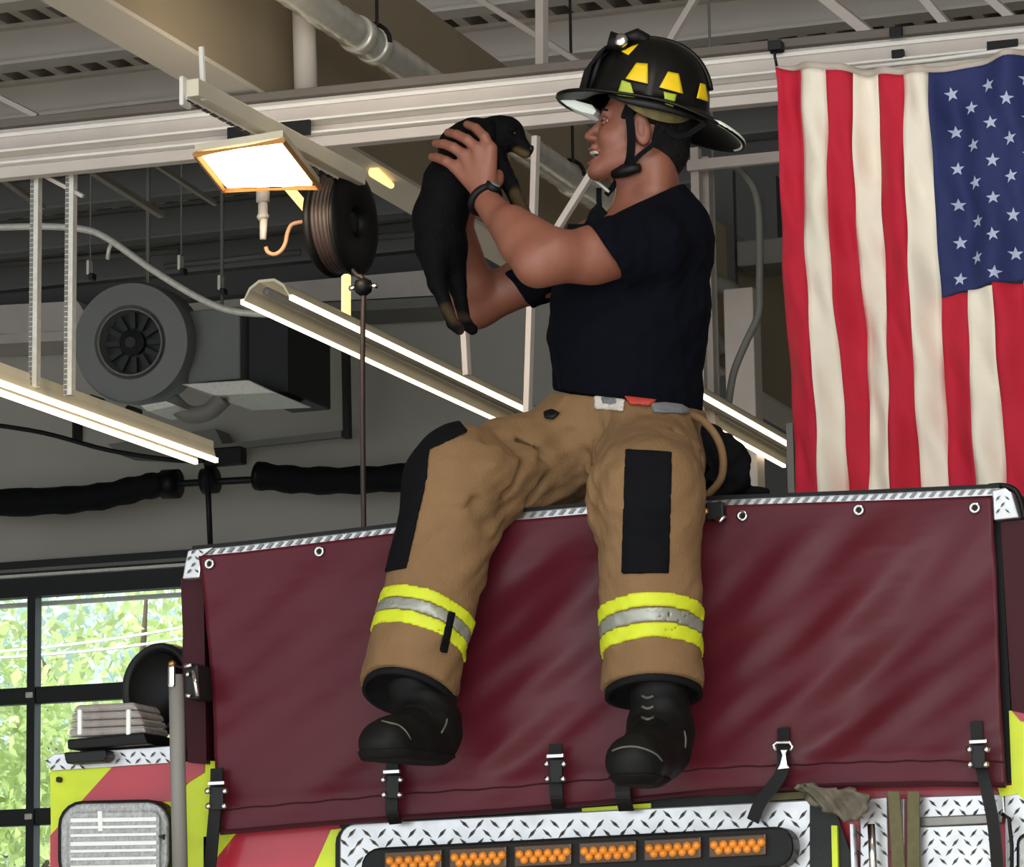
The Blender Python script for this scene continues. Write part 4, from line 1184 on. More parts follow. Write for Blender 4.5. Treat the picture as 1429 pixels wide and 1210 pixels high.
def slabf(F, p, n, h0, h1, t):
    p = A3(p); n = A3(Vector(n).normalized()); X, Y, Z = F.grid()
    d = (X - p[0]) * n[0] + (Y - p[1]) * n[1] + (Z - p[2]) * n[2]
    o = F.copy(); o.F = np.maximum(np.maximum(o.F - t, -(o.F + .004)), np.maximum(h0 - d, d - h1)).astype(np.float32); return o
def crop(F, lo, hi):
    a = np.clip(np.floor((np.array(lo) - F.lo) / F.h).astype(int), 0, F.n - 2); b = np.clip(np.ceil((np.array(hi) - F.lo) / F.h).astype(int), a + 2, F.n)
    o = Field.__new__(Field); o.h = F.h; o.lo = (F.lo + a * F.h).astype(np.float32); o.F = F.F[a[0]:b[0], a[1]:b[1], a[2]:b[2]].copy(); o.n = np.array(o.F.shape); return o
def bounds(pts, pad):
    a = np.array([list(p) for p in pts]); return a.min(0) - pad, a.max(0) + pad

# ---------------- joints
fd = (LFT * math.cos(math.radians(15)) + TOC * math.sin(math.radians(15))).normalized(); ld = Vector((-fd.y, fd.x, 0))
TAX = [fd, ld, UPZ]
PEL = P(884, 632, 7.2); WAI = P(876, 560, 7.2); BEL = P(872, 500, 7.21); CHE = P(880, 410, 7.21); UCH = P(888, 345, 7.2)
S1 = P(902, 346, 7.04); E1 = P(751, 366, 6.875); W1 = P(677, 279, 6.97)
S2 = P(836, 340, 7.34); E2 = P(664, 426, 7.29); W2 = P(643, 318, 7.15)
H1 = P(906, 632, 7.13); K1 = P(904, 690, 6.80); A1 = P(911, 955, 6.825)
H2 = P(845, 645, 7.28); K2 = P(642, 672, 6.87); A2 = P(572, 950, 6.80)
HEAD = P(893, 184, 7.17)
hf = (LFT * math.cos(math.radians(13.5)) + UPZ * math.sin(math.radians(13.5))).normalized(); hl = TOC.copy(); hu = hf.cross(hl) * -1
hu = hl.cross(hf) * -1 if hl.cross(hf).z < 0 else hl.cross(hf)
hu.normalize()
HAX = [hf, hl, hu]
def hp(x, y, z): return HEAD + hf * x + hl * y + hu * z
PERS = empty('person', P(890, 712, 7.2), 'person in black helmet, navy T-shirt and tan bunker pants holding up a puppy', 'person')

# ---------------- skin body (head, neck, torso, arms, hands)
lo, hi = bounds([E1, E2, W1, HEAD + UPZ * .05, PEL, S1, S2, P(600, 180, 6.95), P(1000, 400, 7.2)], .09)
B = Field(lo, hi, .0032)
# torso under the shirt
B.ell(PEL, (.13, .15, .11), TAX); B.ell(BEL, (.125, .15, .16), TAX, .05); B.ell(CHE, (.135, .165, .16), TAX, .06); B.ell(UCH, (.09, .15, .08), TAX, .05)
B.cone(S1, S2, .05, .05, .05)
B.cone(P(893, 300, 7.19), P(897, 235, 7.17), .058, .054, .04)
B.cone(P(925, 300, 7.2), P(916, 240, 7.18), .045, .045, .03)
# arms
def arm(S, E, W, up):
    B.cone(S, S.lerp(E, .5), .057, .056, .03); B.cone(S.lerp(E, .5), E, .056, .0475, .03)
    m_ = E.lerp(W, .3)
    B.cone(E, m_, .046, .046, .03); B.cone(m_, W, .046, .0285, .02)
arm(S1, E1, W1, 0); B.cone(P(778, 352, 6.89), P(716, 312, 6.91), .045, .036, .03); arm(S2, E2, W2, 0)
# near (left) hand: back of the hand toward the camera
def hand(W, kn, tips, th, r=.0112):
    for a, rr in zip(kn, (.0155, .0155, .015, .014)): B.cone(W, a, .023, rr, .010)
    B.cone(kn[0], kn[3], .0125, .0115, .006)
    for a, (m1, m2, t) in zip(kn, tips):
        B.cone(a, m1, r * 1.12, r, .004); B.cone(m1, m2, r, r * .93, .002); B.cone(m2, t, r * .93, r * .8, .002)
    B.cone(W, th[0], .018, .0155, .012); B.cone(th[0], th[1], .0145, .0115, .006); B.cone(th[1], th[2], .0115, .0095, .003)
Y0 = 6.965
hand(P(678, 272, 6.972), [P(684, 208, Y0), P(667, 208, Y0 - .006), P(649, 217, Y0 - .002), P(636, 233, Y0 + .006)],
     [(P(676, 191, Y0 - .004), P(664, 179, Y0 + .01), P(652, 174, Y0 + .032)),
      (P(652, 195, Y0 - .012), P(638, 188, Y0 + .002), P(625, 185, Y0 + .028)),
      (P(633, 206, Y0 - .006), P(620, 201, Y0 + .008), P(608, 200, Y0 + .032)),
      (P(623, 225, Y0 + .004), P(613, 221, Y0 + .016), P(603, 219, Y0 + .036))],
     [P(692, 252, Y0 + .03), P(702, 238, Y0 + .065), P(706, 224, Y0 + .095)])
Y1 = 7.165
hand(P(643, 312, 7.15), [P(668, 255, Y1), P(655, 248, Y1 + .004), P(640, 250, Y1 + .004), P(626, 258, Y1)],
     [(P(672, 232, Y1 + .004), P(674, 214, Y1), P(672, 200, Y1 - .02)), (P(657, 224, Y1 + .008), P(656, 205, Y1), P(652, 194, Y1 - .02)),
      (P(638, 228, Y1 + .008), P(635, 210, Y1), P(630, 200, Y1 - .02)), (P(620, 240, Y1 + .004), P(615, 226, Y1 - .004), P(611, 218, Y1 - .02))],
     [P(662, 285, Y1 - .02), P(672, 268, Y1 - .05), P(676, 252, Y1 - .07)])
# head
B.ell(hp(-.012, 0, .035), (.094, .075, .088), HAX, .02)
B.ell(hp(.034, 0, -.035), (.054, .057, .078), HAX, .03)
for q in (-1, 1):
    B.cone(hp(-.005, q * .052, -.058), hp(.062, q * .018, -.100), .019, .017, .025)
    B.ell(hp(.052, q * .036, -.036), (.03, .026, .024), HAX, .02)
B.ell(hp(.074, 0, -.110), (.018, .024, .015), HAX, .018)
B.cone(hp(.076, -.028, .02), hp(.076, .028, .02), .012, .012, .014)
B.cone(hp(.086, 0, .004), hp(.107, 0, -.034), .0065, .0085, .010)
B.ell(hp(.097, 0, -.038), (.012, .015, .008), HAX, .006)
for q in (-1, 1): B.ell(hp(.086, q * .031, -.001), (.010, .013, .006), HAX, .008, 'cut')
B.cone(hp(.088, -.018, -.060), hp(.088, .018, -.060), .0085, .0085, .008)
B.cone(hp(.080, -.016, -.094), hp(.080, .016, -.094), .0085, .0085, .008)
B.ell(hp(.094, 0, -.0765), (.030, .028, .0115), HAX, .003, 'cut')
for q in (-1, 1):
    c = hp(-.004, q * .076, -.012)
    ex = [(hf * .95 + hl * q * -.0 + hu * -.2).normalized(), hl, (hu * .97 + hf * -.2).normalized()]
    B.ell(c, (.020, .0085, .033), ex, .004); B.ell(c + hl * q * .009 + hf * .003, (.011, .007, .021), ex, .003, 'cut')
    B.cone(hp(-.05, q * .035, -.07), hp(-.06, q * .04, -.13), .03, .035, .03)
body = fmesh('body', B, M['skin'], PERS, 2)
# face pieces
for q in (-1, 1):
    e_ = MB().lathe(hp(.0715, q * .030, -.002), hf, [(.001, -.0105), (.007, -.0075), (.0102, 0), (.0088, .006), (.005, .0093), (.001, .0105)], 16).build('eye', M['tooth'], body, smooth=True)
    MB().lathe(hp(.0812, q * .030, -.002), hf, [(.0062, -.002), (.005, .0008), (.0005, .0012)], 14).build('iris', M['eye_dark'], e_)
    MB().tube([hp(.088, q * .016, .018), hp(.087, q * .03, .024), hp(.078, q * .044, .02)], [.003, .0042, .0022], 8).build('eyebrow', M['hair'], body, smooth=True)
    MB().tube([hp(.085, q * .019, .002), hp(.0845, q * .030, .0045), hp(.077, q * .042, .001)], .0036, 6).build('eyelid', M['skin'], body, smooth=True)
    MB().tube([hp(.083, q * .019, -.006), hp(.083, q * .030, -.0075), hp(.076, q * .042, -.005)], .0034, 6).build('eyelid', M['skin'], body, smooth=True)
MB().tube([hp(.060, -.027, -.069), hp(.083, -.017, -.0685), hp(.0915, 0, -.068), hp(.083, .017, -.0685), hp(.060, .027, -.069)], .0048, 8).build('upper_teeth', M['tooth'], body, smooth=True)
MB().tube([hp(.058, -.024, -.086), hp(.078, -.015, -.0865), hp(.085, 0, -.087), hp(.078, .015, -.0865), hp(.058, .024, -.086)], .0036, 8).build('lower_teeth', M['tooth'], body, smooth=True)
MB().tube([hp(.070, -.034, -.069), hp(.090, -.017, -.0625), hp(.0965, 0, -.0605), hp(.090, .017, -.0625), hp(.070, .034, -.069)], [.002, .0042, .0048, .0042, .002], 8).build('upper_lip', M['lip'], body, smooth=True)
MB().tube([hp(.068, -.033, -.075), hp(.085, -.015, -.090), hp(.090, 0, -.094), hp(.085, .015, -.090), hp(.068, .033, -.075)], [.002, .0045, .0052, .0045, .002], 8).build('lower_lip', M['lip'], body, smooth=True)
# hair
lo, hi = bounds([HEAD], .16); Hh = Field(lo, hi, .003)
Hh.ell(hp(-.018, 0, .03), (.096, .0805, .092), HAX, .01); Hh.cone(hp(-.066, -.02, -.03), hp(-.066, .02, -.03), .04, .04, .03); Hh.cone(hp(-.060, 0, -.045), hp(-.062, 0, -.085), .047, .036, .03)
Hh.cone(hp(.022, 0, .04), hp(.022, 0, -.022), .078, .074, .002); 
Hh.half(hp(.047, 0, 0), hf + hu * .15, 0)
Hh.half(hp(-.03, 0, -.104), hu * -1 + hf * .35, .006)
gx_, gy_, gz_ = Hh.grid(); 
def dloc(G, v, o): return (G[0] - o.x) * v.x + (G[1] - o.y) * v.y + (G[2] - o.z) * v.z
G = Hh.grid(); lx = dloc(G, hf, HEAD); lz = dloc(G, hu, HEAD)
# keep: everything above the temples, or behind the ears
Hh.F = np.maximum(Hh.F, np.minimum(.004 - lz - 0 * lx, np.maximum(lx + .030, -1) + 0 * lz)).astype(np.float32)
wrinkle(Hh, .0012, 500, 3)
fmesh('hair', Hh, M['hair'], PERS, 1)

# ---------------- T-shirt
lo, hi = bounds([PEL, P(700, 420, 7.3), P(1010, 300, 7.2), P(1000, 560, 7.0), HEAD - UPZ * .15, S1 + ld * .1, S2 - ld * .1, WAI - UPZ * .06], .08); T = Field(lo, hi, .0045)
T.ell(P(878, 585, 7.2), (.152, .178, .14), TAX, .0); T.ell(P(874, 500, 7.21), (.158, .183, .16), TAX, .07); T.ell(P(882, 415, 7.21), (.170, .195, .165), TAX, .08)
T.ell(P(893, 352, 7.2), (.13, .19, .10), TAX, .06); T.ell(P(925, 330, 7.22), (.10, .15, .10), TAX, .05)
T.cone(S1, S2, .068, .068, .06)
T.cone(P(915, 305, 7.19), P(908, 262, 7.18), .074, .066, .05)

def sleeve_(S, E, f, r1, r2, p, n):
    q = Field.__new__(Field); q.lo = T.lo; q.h = T.h; q.n = T.n; q.F = np.full(T.n, .5, dtype=np.float32)
    q.cone(S, S.lerp(E, f), r1, r2, 0); q.half(p, n)
    k = .035; hh = np.clip(.5 + .5 * (T.F - q.F) / k, 0, 1); T.F = (T.F * (1 - hh) + q.F * hh - k * hh * (1 - hh)).astype(np.float32)
sleeve_(S1, E1, .5, .072, .077, P(861, 367, 6.94), RV * -.83 - UV_ * .55 + BK * .12)
sleeve_(S2, E2, .9, .070, .060, P(728, 412, 7.3), RV * -.80 - UV_ * .60)
wrinkle(T, .0045, 42, 9); wrinkle(T, .0018, 120, 10)
T.half(P(862, 367, 6.97), RV * -.83 + UV_ * -.50) if False else None
# sleeve ends: cut only around each arm
def cutend(F, p, n, rad, op=None):
    p3 = A3(p); nn = A3(n.normalized()); X, Y, Z = F.grid()
    d = (X - p3[0]) * nn[0] + (Y - p3[1]) * nn[1] + (Z - p3[2]) * nn[2]
    r = np.sqrt((X - p3[0]) ** 2 + (Y - p3[1]) ** 2 + (Z - p3[2]) ** 2) - rad
    F.F = np.maximum(F.F, -np.maximum(-d, r)).astype(np.float32)
T.half(P(898, 283, 7.19), RV * -.43 + UV_ * .9, .006)
T.half(P(875, 562, 7.2), UV_ * -1 + RV * -.17, .004)
shirt = fmesh('tshirt', T, M['shirt'], PERS, 2)
# hem visible under the armhole: collar ring
cb_ = P(898, 283, 7.19); n_ = (RV * -.43 + UV_ * .9).normalized(); e1 = n_.cross(TOC).normalized(); e2 = n_.cross(e1).normalized()
MB().tube([cb_ + e1 * (.068 * math.cos(t)) + e2 * (.066 * math.sin(t)) for t in [i * math.pi / 24 for i in range(48)]], .006, 8, closed=True).build('collar', M['shirt'], shirt, smooth=True)

# ---------------- bunker pants
lo, hi = bounds([PEL + UPZ * .1, K1, A1, K2, A2, P(1000, 600, 7.3), H2, P(735, 580, 7.2)], .14); Q_ = Field(lo, hi, .005)
Q_.ell(P(880, 628, 7.2), (.16, .185, .125), TAX, 0); Q_.ell(P(872, 580, 7.2), (.165, .18, .10), TAX, .05)
Q_.cone(H1, K1, .118, .108, .05); Q_.cone(K1, A1, .106, .098, .05)
Q_.cone(H2, K2, .112, .100, .05); Q_.cone(K2, A2, .104, .098, .05)
Q_.cone(P(800, 605, 7.1), P(700, 640, 7.0), .07, .07, .05)
Q_.cone(P(790, 585, 7.14), P(900, 600, 7.08), .055, .09, .04)
Q_.cone(A1, A1 + (A1 - K1).normalized() * .08, .098, .100, .02); Q_.cone(A2, A2 + (A2 - K2).normalized() * .08, .098, .100, .02)
G = Q_.grid(); gp = pxgrid(Q_)
def blob(x, y, r): return np.exp(-(((gp[0] - x) ** 2 + (gp[1] - y) ** 2) / r ** 2))
mk_ = .55 + 1.3 * blob(740, 660, 90) + .9 * blob(690, 740, 70) + .7 * blob(840, 680, 60) + .5 * blob(960, 620, 50) + .5 * blob(620, 930, 50)
wrinkle(Q_, .0062, 46, 21, mk_); wrinkle(Q_, .0026, 120, 22, mk_)
# a few definite creases
for (a, b, r) in ((P(745, 640, 6.9), P(700, 690, 6.86), .012), (P(800, 640, 7.0), P(730, 700, 6.95), .014), (P(665, 700, 6.78), P(690, 760, 6.8), .010), (P(835, 640, 6.98), P(838, 720, 6.9), .014), (P(720, 620, 6.95), P(790, 650, 6.98), .010), (P(652, 645, 6.74), P(662, 740, 6.735), .009), (P(676, 770, 6.78), P(640, 830, 6.72), .008), (P(600, 930, 6.70), P(640, 905, 6.74), .008), (P(940, 610, 6.93), P(975, 640, 6.98), .010)):
    Q_.cone(a, b, r, r * .6, .02, 'cut')
nA1 = (UPZ * -1 + TOC * .22).normalized(); nA2 = ((A2 - K2).normalized() + TOC * .30).normalized()
def cutlow(F, p, n, c, rad): cutend(F, p, n, rad)
cutend(Q_, P(911, 962, 6.825), nA1, .22); cutend(Q_, P(571, 965, 6.80), nA2, .22)
Q_.half(P(872, 560, 7.2), UV_ * 1 + RV * .12, .004)
pants = fmesh('bunker_pants', Q_, M['pants'], PERS, 2)
pz = lambda poly, t=.004, near=None: patch(Q_, gp, poly, t, near)
D0 = -(K1 - CAM).dot(BK)
def put(name, fld, m, lo_hi, **kw):
    fmesh(name, crop(fld, *lo_hi) if lo_hi else fld, m, pants, 1, **kw)
bb1 = bounds([K1, A1, P(905, 620, 6.9)], .16); bb2 = bounds([K2, A2, P(640, 610, 6.9)], .17)
put('knee_patch', pz([(872, 626), (938, 630), (937, 690), (934, 801), (866, 801), (870, 690)], .005, D0 + .03), M['patch_black'], bb1)
put('knee_patch', pz([(520, 640), (606, 624), (596, 668), (586, 790), (520, 802)], .005), M['patch_black'], bb2)
put('thigh_patch', pz([(540, 641), (606, 625), (654, 602), (640, 585), (540, 585)], .005), M['patch_black'], bb2)
c1 = P(911, 884, 6.825); c2 = P(592, 874, 6.81); mm = .00141
for nm, h0, h1, k in (('hi_vis_band', -31, -11, 'hi_vis'), ('reflective_band', -11, 9, 'reflective'), ('hi_vis_band', 9, 31, 'hi_vis')):
    put(nm, slabf(Q_, c1, nA1, h0 * mm, h1 * mm, .004 if k == 'hi_vis' else .0035), M[k], bounds([c1], .15))
    nb = ((A2 - K2).normalized() + TOC * .22 + RV * -.10).normalized()
    put(nm, slabf(Q_, c2, nb, h0 * .9 * mm, h1 * .9 * mm, .004 if k == 'hi_vis' else .0035), M[k], bounds([c2], .15))
put('strap_loop', pz([(626, 852), (636, 855), (624, 913), (613, 909)], .008), M['patch_black'], bounds([c2], .15))
bbw = bounds([WAI, P(780, 580, 7.1), P(990, 590, 7.1)], .16)
put('waist_label', pz([(829, 552), (872, 557), (870, 574), (829, 571)], .006), M['label_white'], bbw, label='white printed label at the waist')
put('waist_label', pz([(838, 553), (862, 556), (860, 566), (840, 564)], .008), M['label_grey'], bbw)
put('waist_tab', pz([(868, 549), (905, 550), (918, 557), (908, 566), (880, 565)], .009), M['orange_red'], bbw, label='orange red tab at the waist')
put('waist_tab', pz([(906, 562), (945, 560), (962, 570), (962, 578), (912, 576)], .006), M['label_grey'], bbw, label='grey tab at the waist')
put('waist_buckle', pz([(758, 574), (770, 570), (782, 576), (772, 585), (760, 584)], .010), M['black_plastic'], bbw)
for p_, n_, ax_ in ((P(911, 962, 6.825), nA1, 'a'), (P(571, 965, 6.80), nA2, 'b')):
    L_ = MB(); m_ = 36; e1 = n_.cross(RV).normalized(); e2 = n_.cross(e1).normalized(); V = []
    for r, h in ((.094, -.05), (.098, .004), (.098, .014), (.090, .014), (.086, .004), (.001, .003)):
        for k in range(m_):
            t = 2 * math.pi * k / m_; w = 1 + .03 * math.sin(3 * t + 1)
            V.append(p_ + n_ * h + (e1 * math.cos(t) + e2 * math.sin(t)) * r * w)
    F = [(i * m_ + k, i * m_ + (k + 1) % m_, (i + 1) * m_ + (k + 1) % m_, (i + 1) * m_ + k) for i in range(5) for k in range(m_)]
    L_.add(V, F).build('cuff_lining', M['black_sleeve'], pants, smooth=True)

# ---------------- boots
def boot(a, b, heel, toe, solez, up, seam_px, name='boot'):
    lo, hi = bounds([a, b, heel, toe], .09); F = Field(lo, hi, .0035)
    F.cone(a, b, .060, .056, .0); F.cone(b, heel, .056, .05, .03); F.cone(heel, toe, .052, .050, .03); F.ell(toe, (.056, .056, .047), None, .02)
    F.cone(b, heel.lerp(toe, .55), .05, .05, .04)
    wrinkle(F, .0018, 90, 5)
    G = F.grid(); F.F = np.maximum(F.F, (solez - G[2] + 0 * F.F)).astype(np.float32)
    o = fmesh(name, F, M['boot'], PERS, 2)
    S_ = F.copy(); S_.F = F.F - .004; S_.F = np.maximum(S_.F, G[2] - (solez + .016) + 0 * F.F).astype(np.float32)
    S_.F = np.maximum(S_.F, (solez - .004 - G[2])).astype(np.float32)
    fmesh('sole', S_, M['rubber'], o, 1)
    gp2 = pxgrid(F)
    return o, F, gp2
b2, F2, g2 = boot(P(582, 955, 6.80), P(598, 1010, 6.79), P(602, 1028, 6.79), P(541, 1038, 6.64), P(560, 1059, 6.66).z, 0, None)
for poly in ([(533, 1005), (556, 1009), (572, 1024), (577, 1037), (573, 1038), (567, 1026), (553, 1012), (533, 1009)],):
    pass
def seam(F, o, pts, Yq, r=.0022):
    'a seam bead that follows the boot: march each pixel ray to the surface'
    out = []
    for x, y in pts:
        d = ray(x, y); t0 = (6.45) / d.y; hit = None
        for s_ in range(220):
            p = CAM + d * (t0 + s_ * .0025)
            i = np.round((np.array(p) - F.lo) / F.h).astype(int)
            if (i < 0).any() or (i >= F.n).any(): continue
            if F.F[tuple(i)] < .001: hit = p; break
        if hit is not None: out.append(hit)
    if len(out) > 2: MB().tube(catmull(out, 3), r, 6).build('seam', M['boot_seam'], o, smooth=True)
seam(F2, b2, [(533, 1006), (545, 1009), (556, 1012), (566, 1020), (573, 1032)], 0)
seam(F2, b2, [(624, 1003), (622, 1012), (616, 1023)], 0)
b1, F1, g1_ = boot(P(920, 955, 6.825), P(922, 1020, 6.82), P(922, 1050, 6.81), P(886, 1062, 6.62), P(890, 1094, 6.63).z, 0, None)
seam(F1, b1, [(854, 1048), (868, 1043), (885, 1042), (902, 1046), (916, 1053), (924, 1062)], 0)
seam(F1, b1, [(955, 1020), (957, 1032), (956, 1044)], 0)
for y in (971, 986, 1001): seam(F1, b1, [(896, y), (904, y + 3), (912, y)], 0, .003)

# ---------------- helmet
HC = P(903, 152, 7.17); ta = math.radians(11)
ef = (LFT * math.cos(ta) + UPZ * math.sin(ta)).normalized(); el = TOC.copy(); eu = ef.cross(el); eu = eu if eu.z > 0 else -eu
a_, b_, h_ = .131, .112, .154
HEL = empty('helmet', HC); HEL.parent = PERS; HEL.location = HC - WL[PERS]
def dome(th, ph, off=0):
    r = 1 + .022 * max(0, math.cos(4 * th)) ** 24 * math.sin(ph)
    x = (a_ + off) * math.cos(th) * math.sin(ph) ** .85 * r; y = (b_ + off) * math.sin(th) * math.sin(ph) ** .85 * r; z = (h_ + off) * math.cos(ph) ** .9 if ph < math.pi / 2 - 1e-6 else 0
    return HC + ef * x + el * y + eu * z
n = 96; m_ = 30; V = []
for j in range(m_ + 1):
    for i in range(n): V.append(dome(2 * math.pi * i / n, .001 + (math.pi / 2 - .001) * j / m_))
def brim(th, t):
    f = max(0, math.cos(th)); r = max(0, -math.cos(th)); ext = .018 + .048 * f ** 2 + .072 * r ** 2
    dr = .006 * t + .004 * abs(math.sin(th)) * t * t + .040 * r ** 2 * t ** 1.6
    return HC + ef * ((a_ + ext * t) * math.cos(th)) + el * ((b_ + ext * t) * math.sin(th)) - eu * dr
for t in (.1, .3, .5, .7, .9, 1.0):
    for i in range(n): V.append(brim(2 * math.pi * i / n, t))
F = [(j * n + i, (j + 1) * n + i, (j + 1) * n + (i + 1) % n, j * n + (i + 1) % n) for j in range(m_ + 6) for i in range(n)]
o = link_mesh('helmet_shell', V, F, M['helmet_black'], HEL, smooth=True); s_ = o.modifiers.new('thick', 'SOLIDIFY'); s_.thickness = .004; s_.offset = -1
shell = o
def arc(f, t0, t1, k=24): return [f(t0 + (t1 - t0) * i / k) for i in range(k + 1)]
MB().tube(arc(lambda t: brim(t, 1.0), 0, 2 * math.pi, 72), .0032, 8).build('brim_edge', M['helmet_black'], HEL, smooth=True)
def strip_mesh(name, t0, t1, u0, u1, m, off=.002, k=20):
    V = []; F = []
    for i in range(k + 1):
        th = t0 + (t1 - t0) * i / k
        for u in (u0, u1):
            V.append(brim(th, u) + eu * off)
    for i in range(k): F.append((2 * i, 2 * i + 2, 2 * i + 3, 2 * i + 1))
    o = link_mesh(name, V, F, m, HEL, smooth=True); s_ = o.modifiers.new('thick', 'SOLIDIFY'); s_.thickness = .002; return o
MB().tube([brim(math.radians(v), .97) + eu * .001 for v in range(140, 204, 4)], [.002] + [.0058] * 14 + [.002], 8).build('rear_brim_glint', M['brim_glint'], HEL, smooth=True)  # white tube paints the highlight along the rear brim
# white strip standing in for the brightness under the front brim
vs = MB().prism([P(779, 138, 7.12), P(800, 139, 7.12), P(826, 146, 7.13), P(832, 154, 7.13), P(828, 160, 7.13), P(812, 157, 7.13), P(790, 147, 7.12)], (0, .07, 0)).build('front_brim_glint', M['brim_glint'], HEL, bevel=.002)
# reflective trapezoids laid on the dome
def dome_hit(x, y, off):
    d = ray(x, y); o = CAM - HC; A = (a_ + off, b_ + off, h_ + off)
    O = [o.dot(ef) / A[0], o.dot(el) / A[1], o.dot(eu) / A[2]]; D_ = [d.dot(ef) / A[0], d.dot(el) / A[1], d.dot(eu) / A[2]]
    qa = sum(v * v for v in D_); qb = 2 * sum(i * j for i, j in zip(O, D_)); qc = sum(v * v for v in O) - 1; disc = qb * qb - 4 * qa * qc
    if disc < 0: return CAM + d * (-qb / (2 * qa))
    return CAM + d * ((-qb - math.sqrt(disc)) / (2 * qa))
def decal(name, c4, m, off=.006, k=6):
    V = []; F = []
    for j in range(k + 1):
        for i in range(k + 1):
            s, t = i / k, j / k
            x = (c4[0][0] * (1 - s) + c4[1][0] * s) * (1 - t) + (c4[3][0] * (1 - s) + c4[2][0] * s) * t
            y = (c4[0][1] * (1 - s) + c4[1][1] * s) * (1 - t) + (c4[3][1] * (1 - s) + c4[2][1] * s) * t
            V.append(dome_hit(x, y, off))
    for j in range(k):
        for i in range(k): q = j * (k + 1) + i; F.append((q, q + 1, q + k + 2, q + k + 1))
    o = link_mesh(name, V, F, m, HEL, smooth=True); o.modifiers.new('thick', 'SOLIDIFY').thickness = .0012
decal('reflective_patch', [(888, 88), (904, 89), (904, 117), (873, 110)], M['helmet_yellow'])
decal('reflective_patch', [(932, 100), (947, 103), (953, 131), (920, 122)], M['helmet_yellow'])
decal('reflective_patch', [(977, 116), (984, 118), (989, 142), (972, 137)], M['helmet_yellow'])
decal('reflective_patch', [(884, 64), (891, 62), (877, 77), (867, 72)], M['helmet_yellow'])
decal('lime_sticker', [(868, 112), (880, 116), (886, 136), (861, 133)], M['helmet_lime'])
decal('lime_sticker', [(926, 128), (944, 132), (939, 151), (929, 149)], M['helmet_lime'])
# crest, front shield, lamp
MB().tube([dome(math.radians(0), ph, .004) for ph in [math.radians(v) for v in range(62, 0, -6)]] + [dome(math.pi, math.radians(v), .004) for v in range(2, 70, 6)], .006, 10).build('crest', M['helmet_black'], HEL, smooth=True)
fs = [HC + ef * .142 + eu * .010, HC + ef * .138 + eu * .060, HC + ef * .112 + eu * .112, HC + ef * .092 + eu * .125]
V = []
for i, p in enumerate(fs):
    w = (.038, .050, .044, .018)[i]
    V += [p + el * w, p + ef * .012, p - el * w, p - el * w - ef * .006, p + ef * .004, p + el * w - ef * .006]
F = [(6 * i + k, 6 * i + (k + 1) % 6, 6 * i + 6 + (k + 1) % 6, 6 * i + 6 + k) for i in range(3) for k in range(6)] + [(0, 5, 4, 3, 2, 1), tuple(18 + k for k in range(6))]
link_mesh('front_shield', V, F, M['black_sleeve'], HEL).modifiers.new('bv', 'BEVEL').width = .002
lc = P(862, 58, 7.09)
MB().tube([lc - ef * .022 - eu * .004, lc + ef * .020 + eu * .0], [.017, .020], 20).build('helmet_lamp', M['black_plastic'], HEL, smooth=True)
MB().lathe(P(866, 56, 7.075), TOC + ef * .4, [(.0155, -.016), (.0155, 0), (.012, .005), (.001, .007)], 20).build('lamp_lens', M['chrome'], HEL, smooth=True)
MB().tube([P(874, 52, 7.10), P(888, 50, 7.12), P(900, 56, 7.13), P(904, 64, 7.13)], [.010, .017, .016, .008], 10).build('lamp_bracket', M['black_plastic'], HEL, smooth=True)
MB().tube([P(840, 74, 7.1), P(832, 96, 7.1), P(824, 122, 7.11), P(818, 134, 7.12)], [.005, .008, .008, .005], 8).build('shield_edge', M['black_plastic'], HEL, smooth=True)
MB().tube([P(796, 134, 7.13), P(812, 130, 7.12), P(822, 136, 7.12)], [.003, .005, .004], 8).build('goggle_tip', M['black_metal'], HEL, smooth=True)
# goggle band around the shell
MB().tube([dome_hit(x, y, .009) for x, y in ((850, 133), (870, 139), (895, 144), (920, 149), (945, 156), (968, 163), (984, 168))], [.004, .007, .009, .009, .007, .006, .004], 10).build('goggle_band', M['black_metal'], HEL, smooth=True)
# liner / ear flap
V = []; F = []
for i in range(15):
    s = i / 14; th = math.radians(60 + 105 * s)
    p = HC + ef * (.098 * math.cos(th)) + el * (.094 * math.sin(th)) - eu * .002
    dp = .012 + .034 * math.sin(math.pi * min(1, s * 1.1)) ** .7
    V += [p, p - eu * dp + (p - HC).normalized() * .004]
for i in range(14): F.append((2 * i, 2 * i + 2, 2 * i + 3, 2 * i + 1))
link_mesh('ear_liner', V, F, M['liner'], HEL, smooth=True).modifiers.new('thick', 'SOLIDIFY').thickness = .004
def flat(name, pxs, w, m=None, par=None):
    q = catmull([P(*p) for p in pxs], 6)
    V = []; F = []
    for i, p in enumerate(q):
        d = (q[min(i + 1, len(q) - 1)] - q[max(i - 1, 0)]).normalized(); sd = d.cross(TOC).normalized()
        V += [p + sd * w, p - sd * w, p - sd * w - TOC * .004, p + sd * w - TOC * .004]
    for i in range(len(q) - 1):
        for k in range(4): l = (k + 1) % 4; F.append((4 * i + k, 4 * i + l, 4 * i + 4 + l, 4 * i + 4 + k))
    F += [(0, 1, 2, 3), tuple(4 * len(q) - 4 + k for k in range(4))]
    return link_mesh(name, V, F, m or M['patch_black'], par or HEL)
flat('chin_strap', [(876, 152, 7.075), (880, 175, 7.078), (881, 200, 7.085), (878, 225, 7.10), (870, 240, 7.12)], .009)
flat('chin_strap', [(926, 176, 7.08), (912, 200, 7.085), (893, 216, 7.09), (878, 232, 7.10), (866, 243, 7.12)], .005)
flat('chin_strap', [(866, 240, 7.12), (857, 258, 7.145), (846, 272, 7.16)], .006)
flat('chin_strap', [(836, 262, 7.16), (836, 280, 7.16), (838, 300, 7.15)], .006)
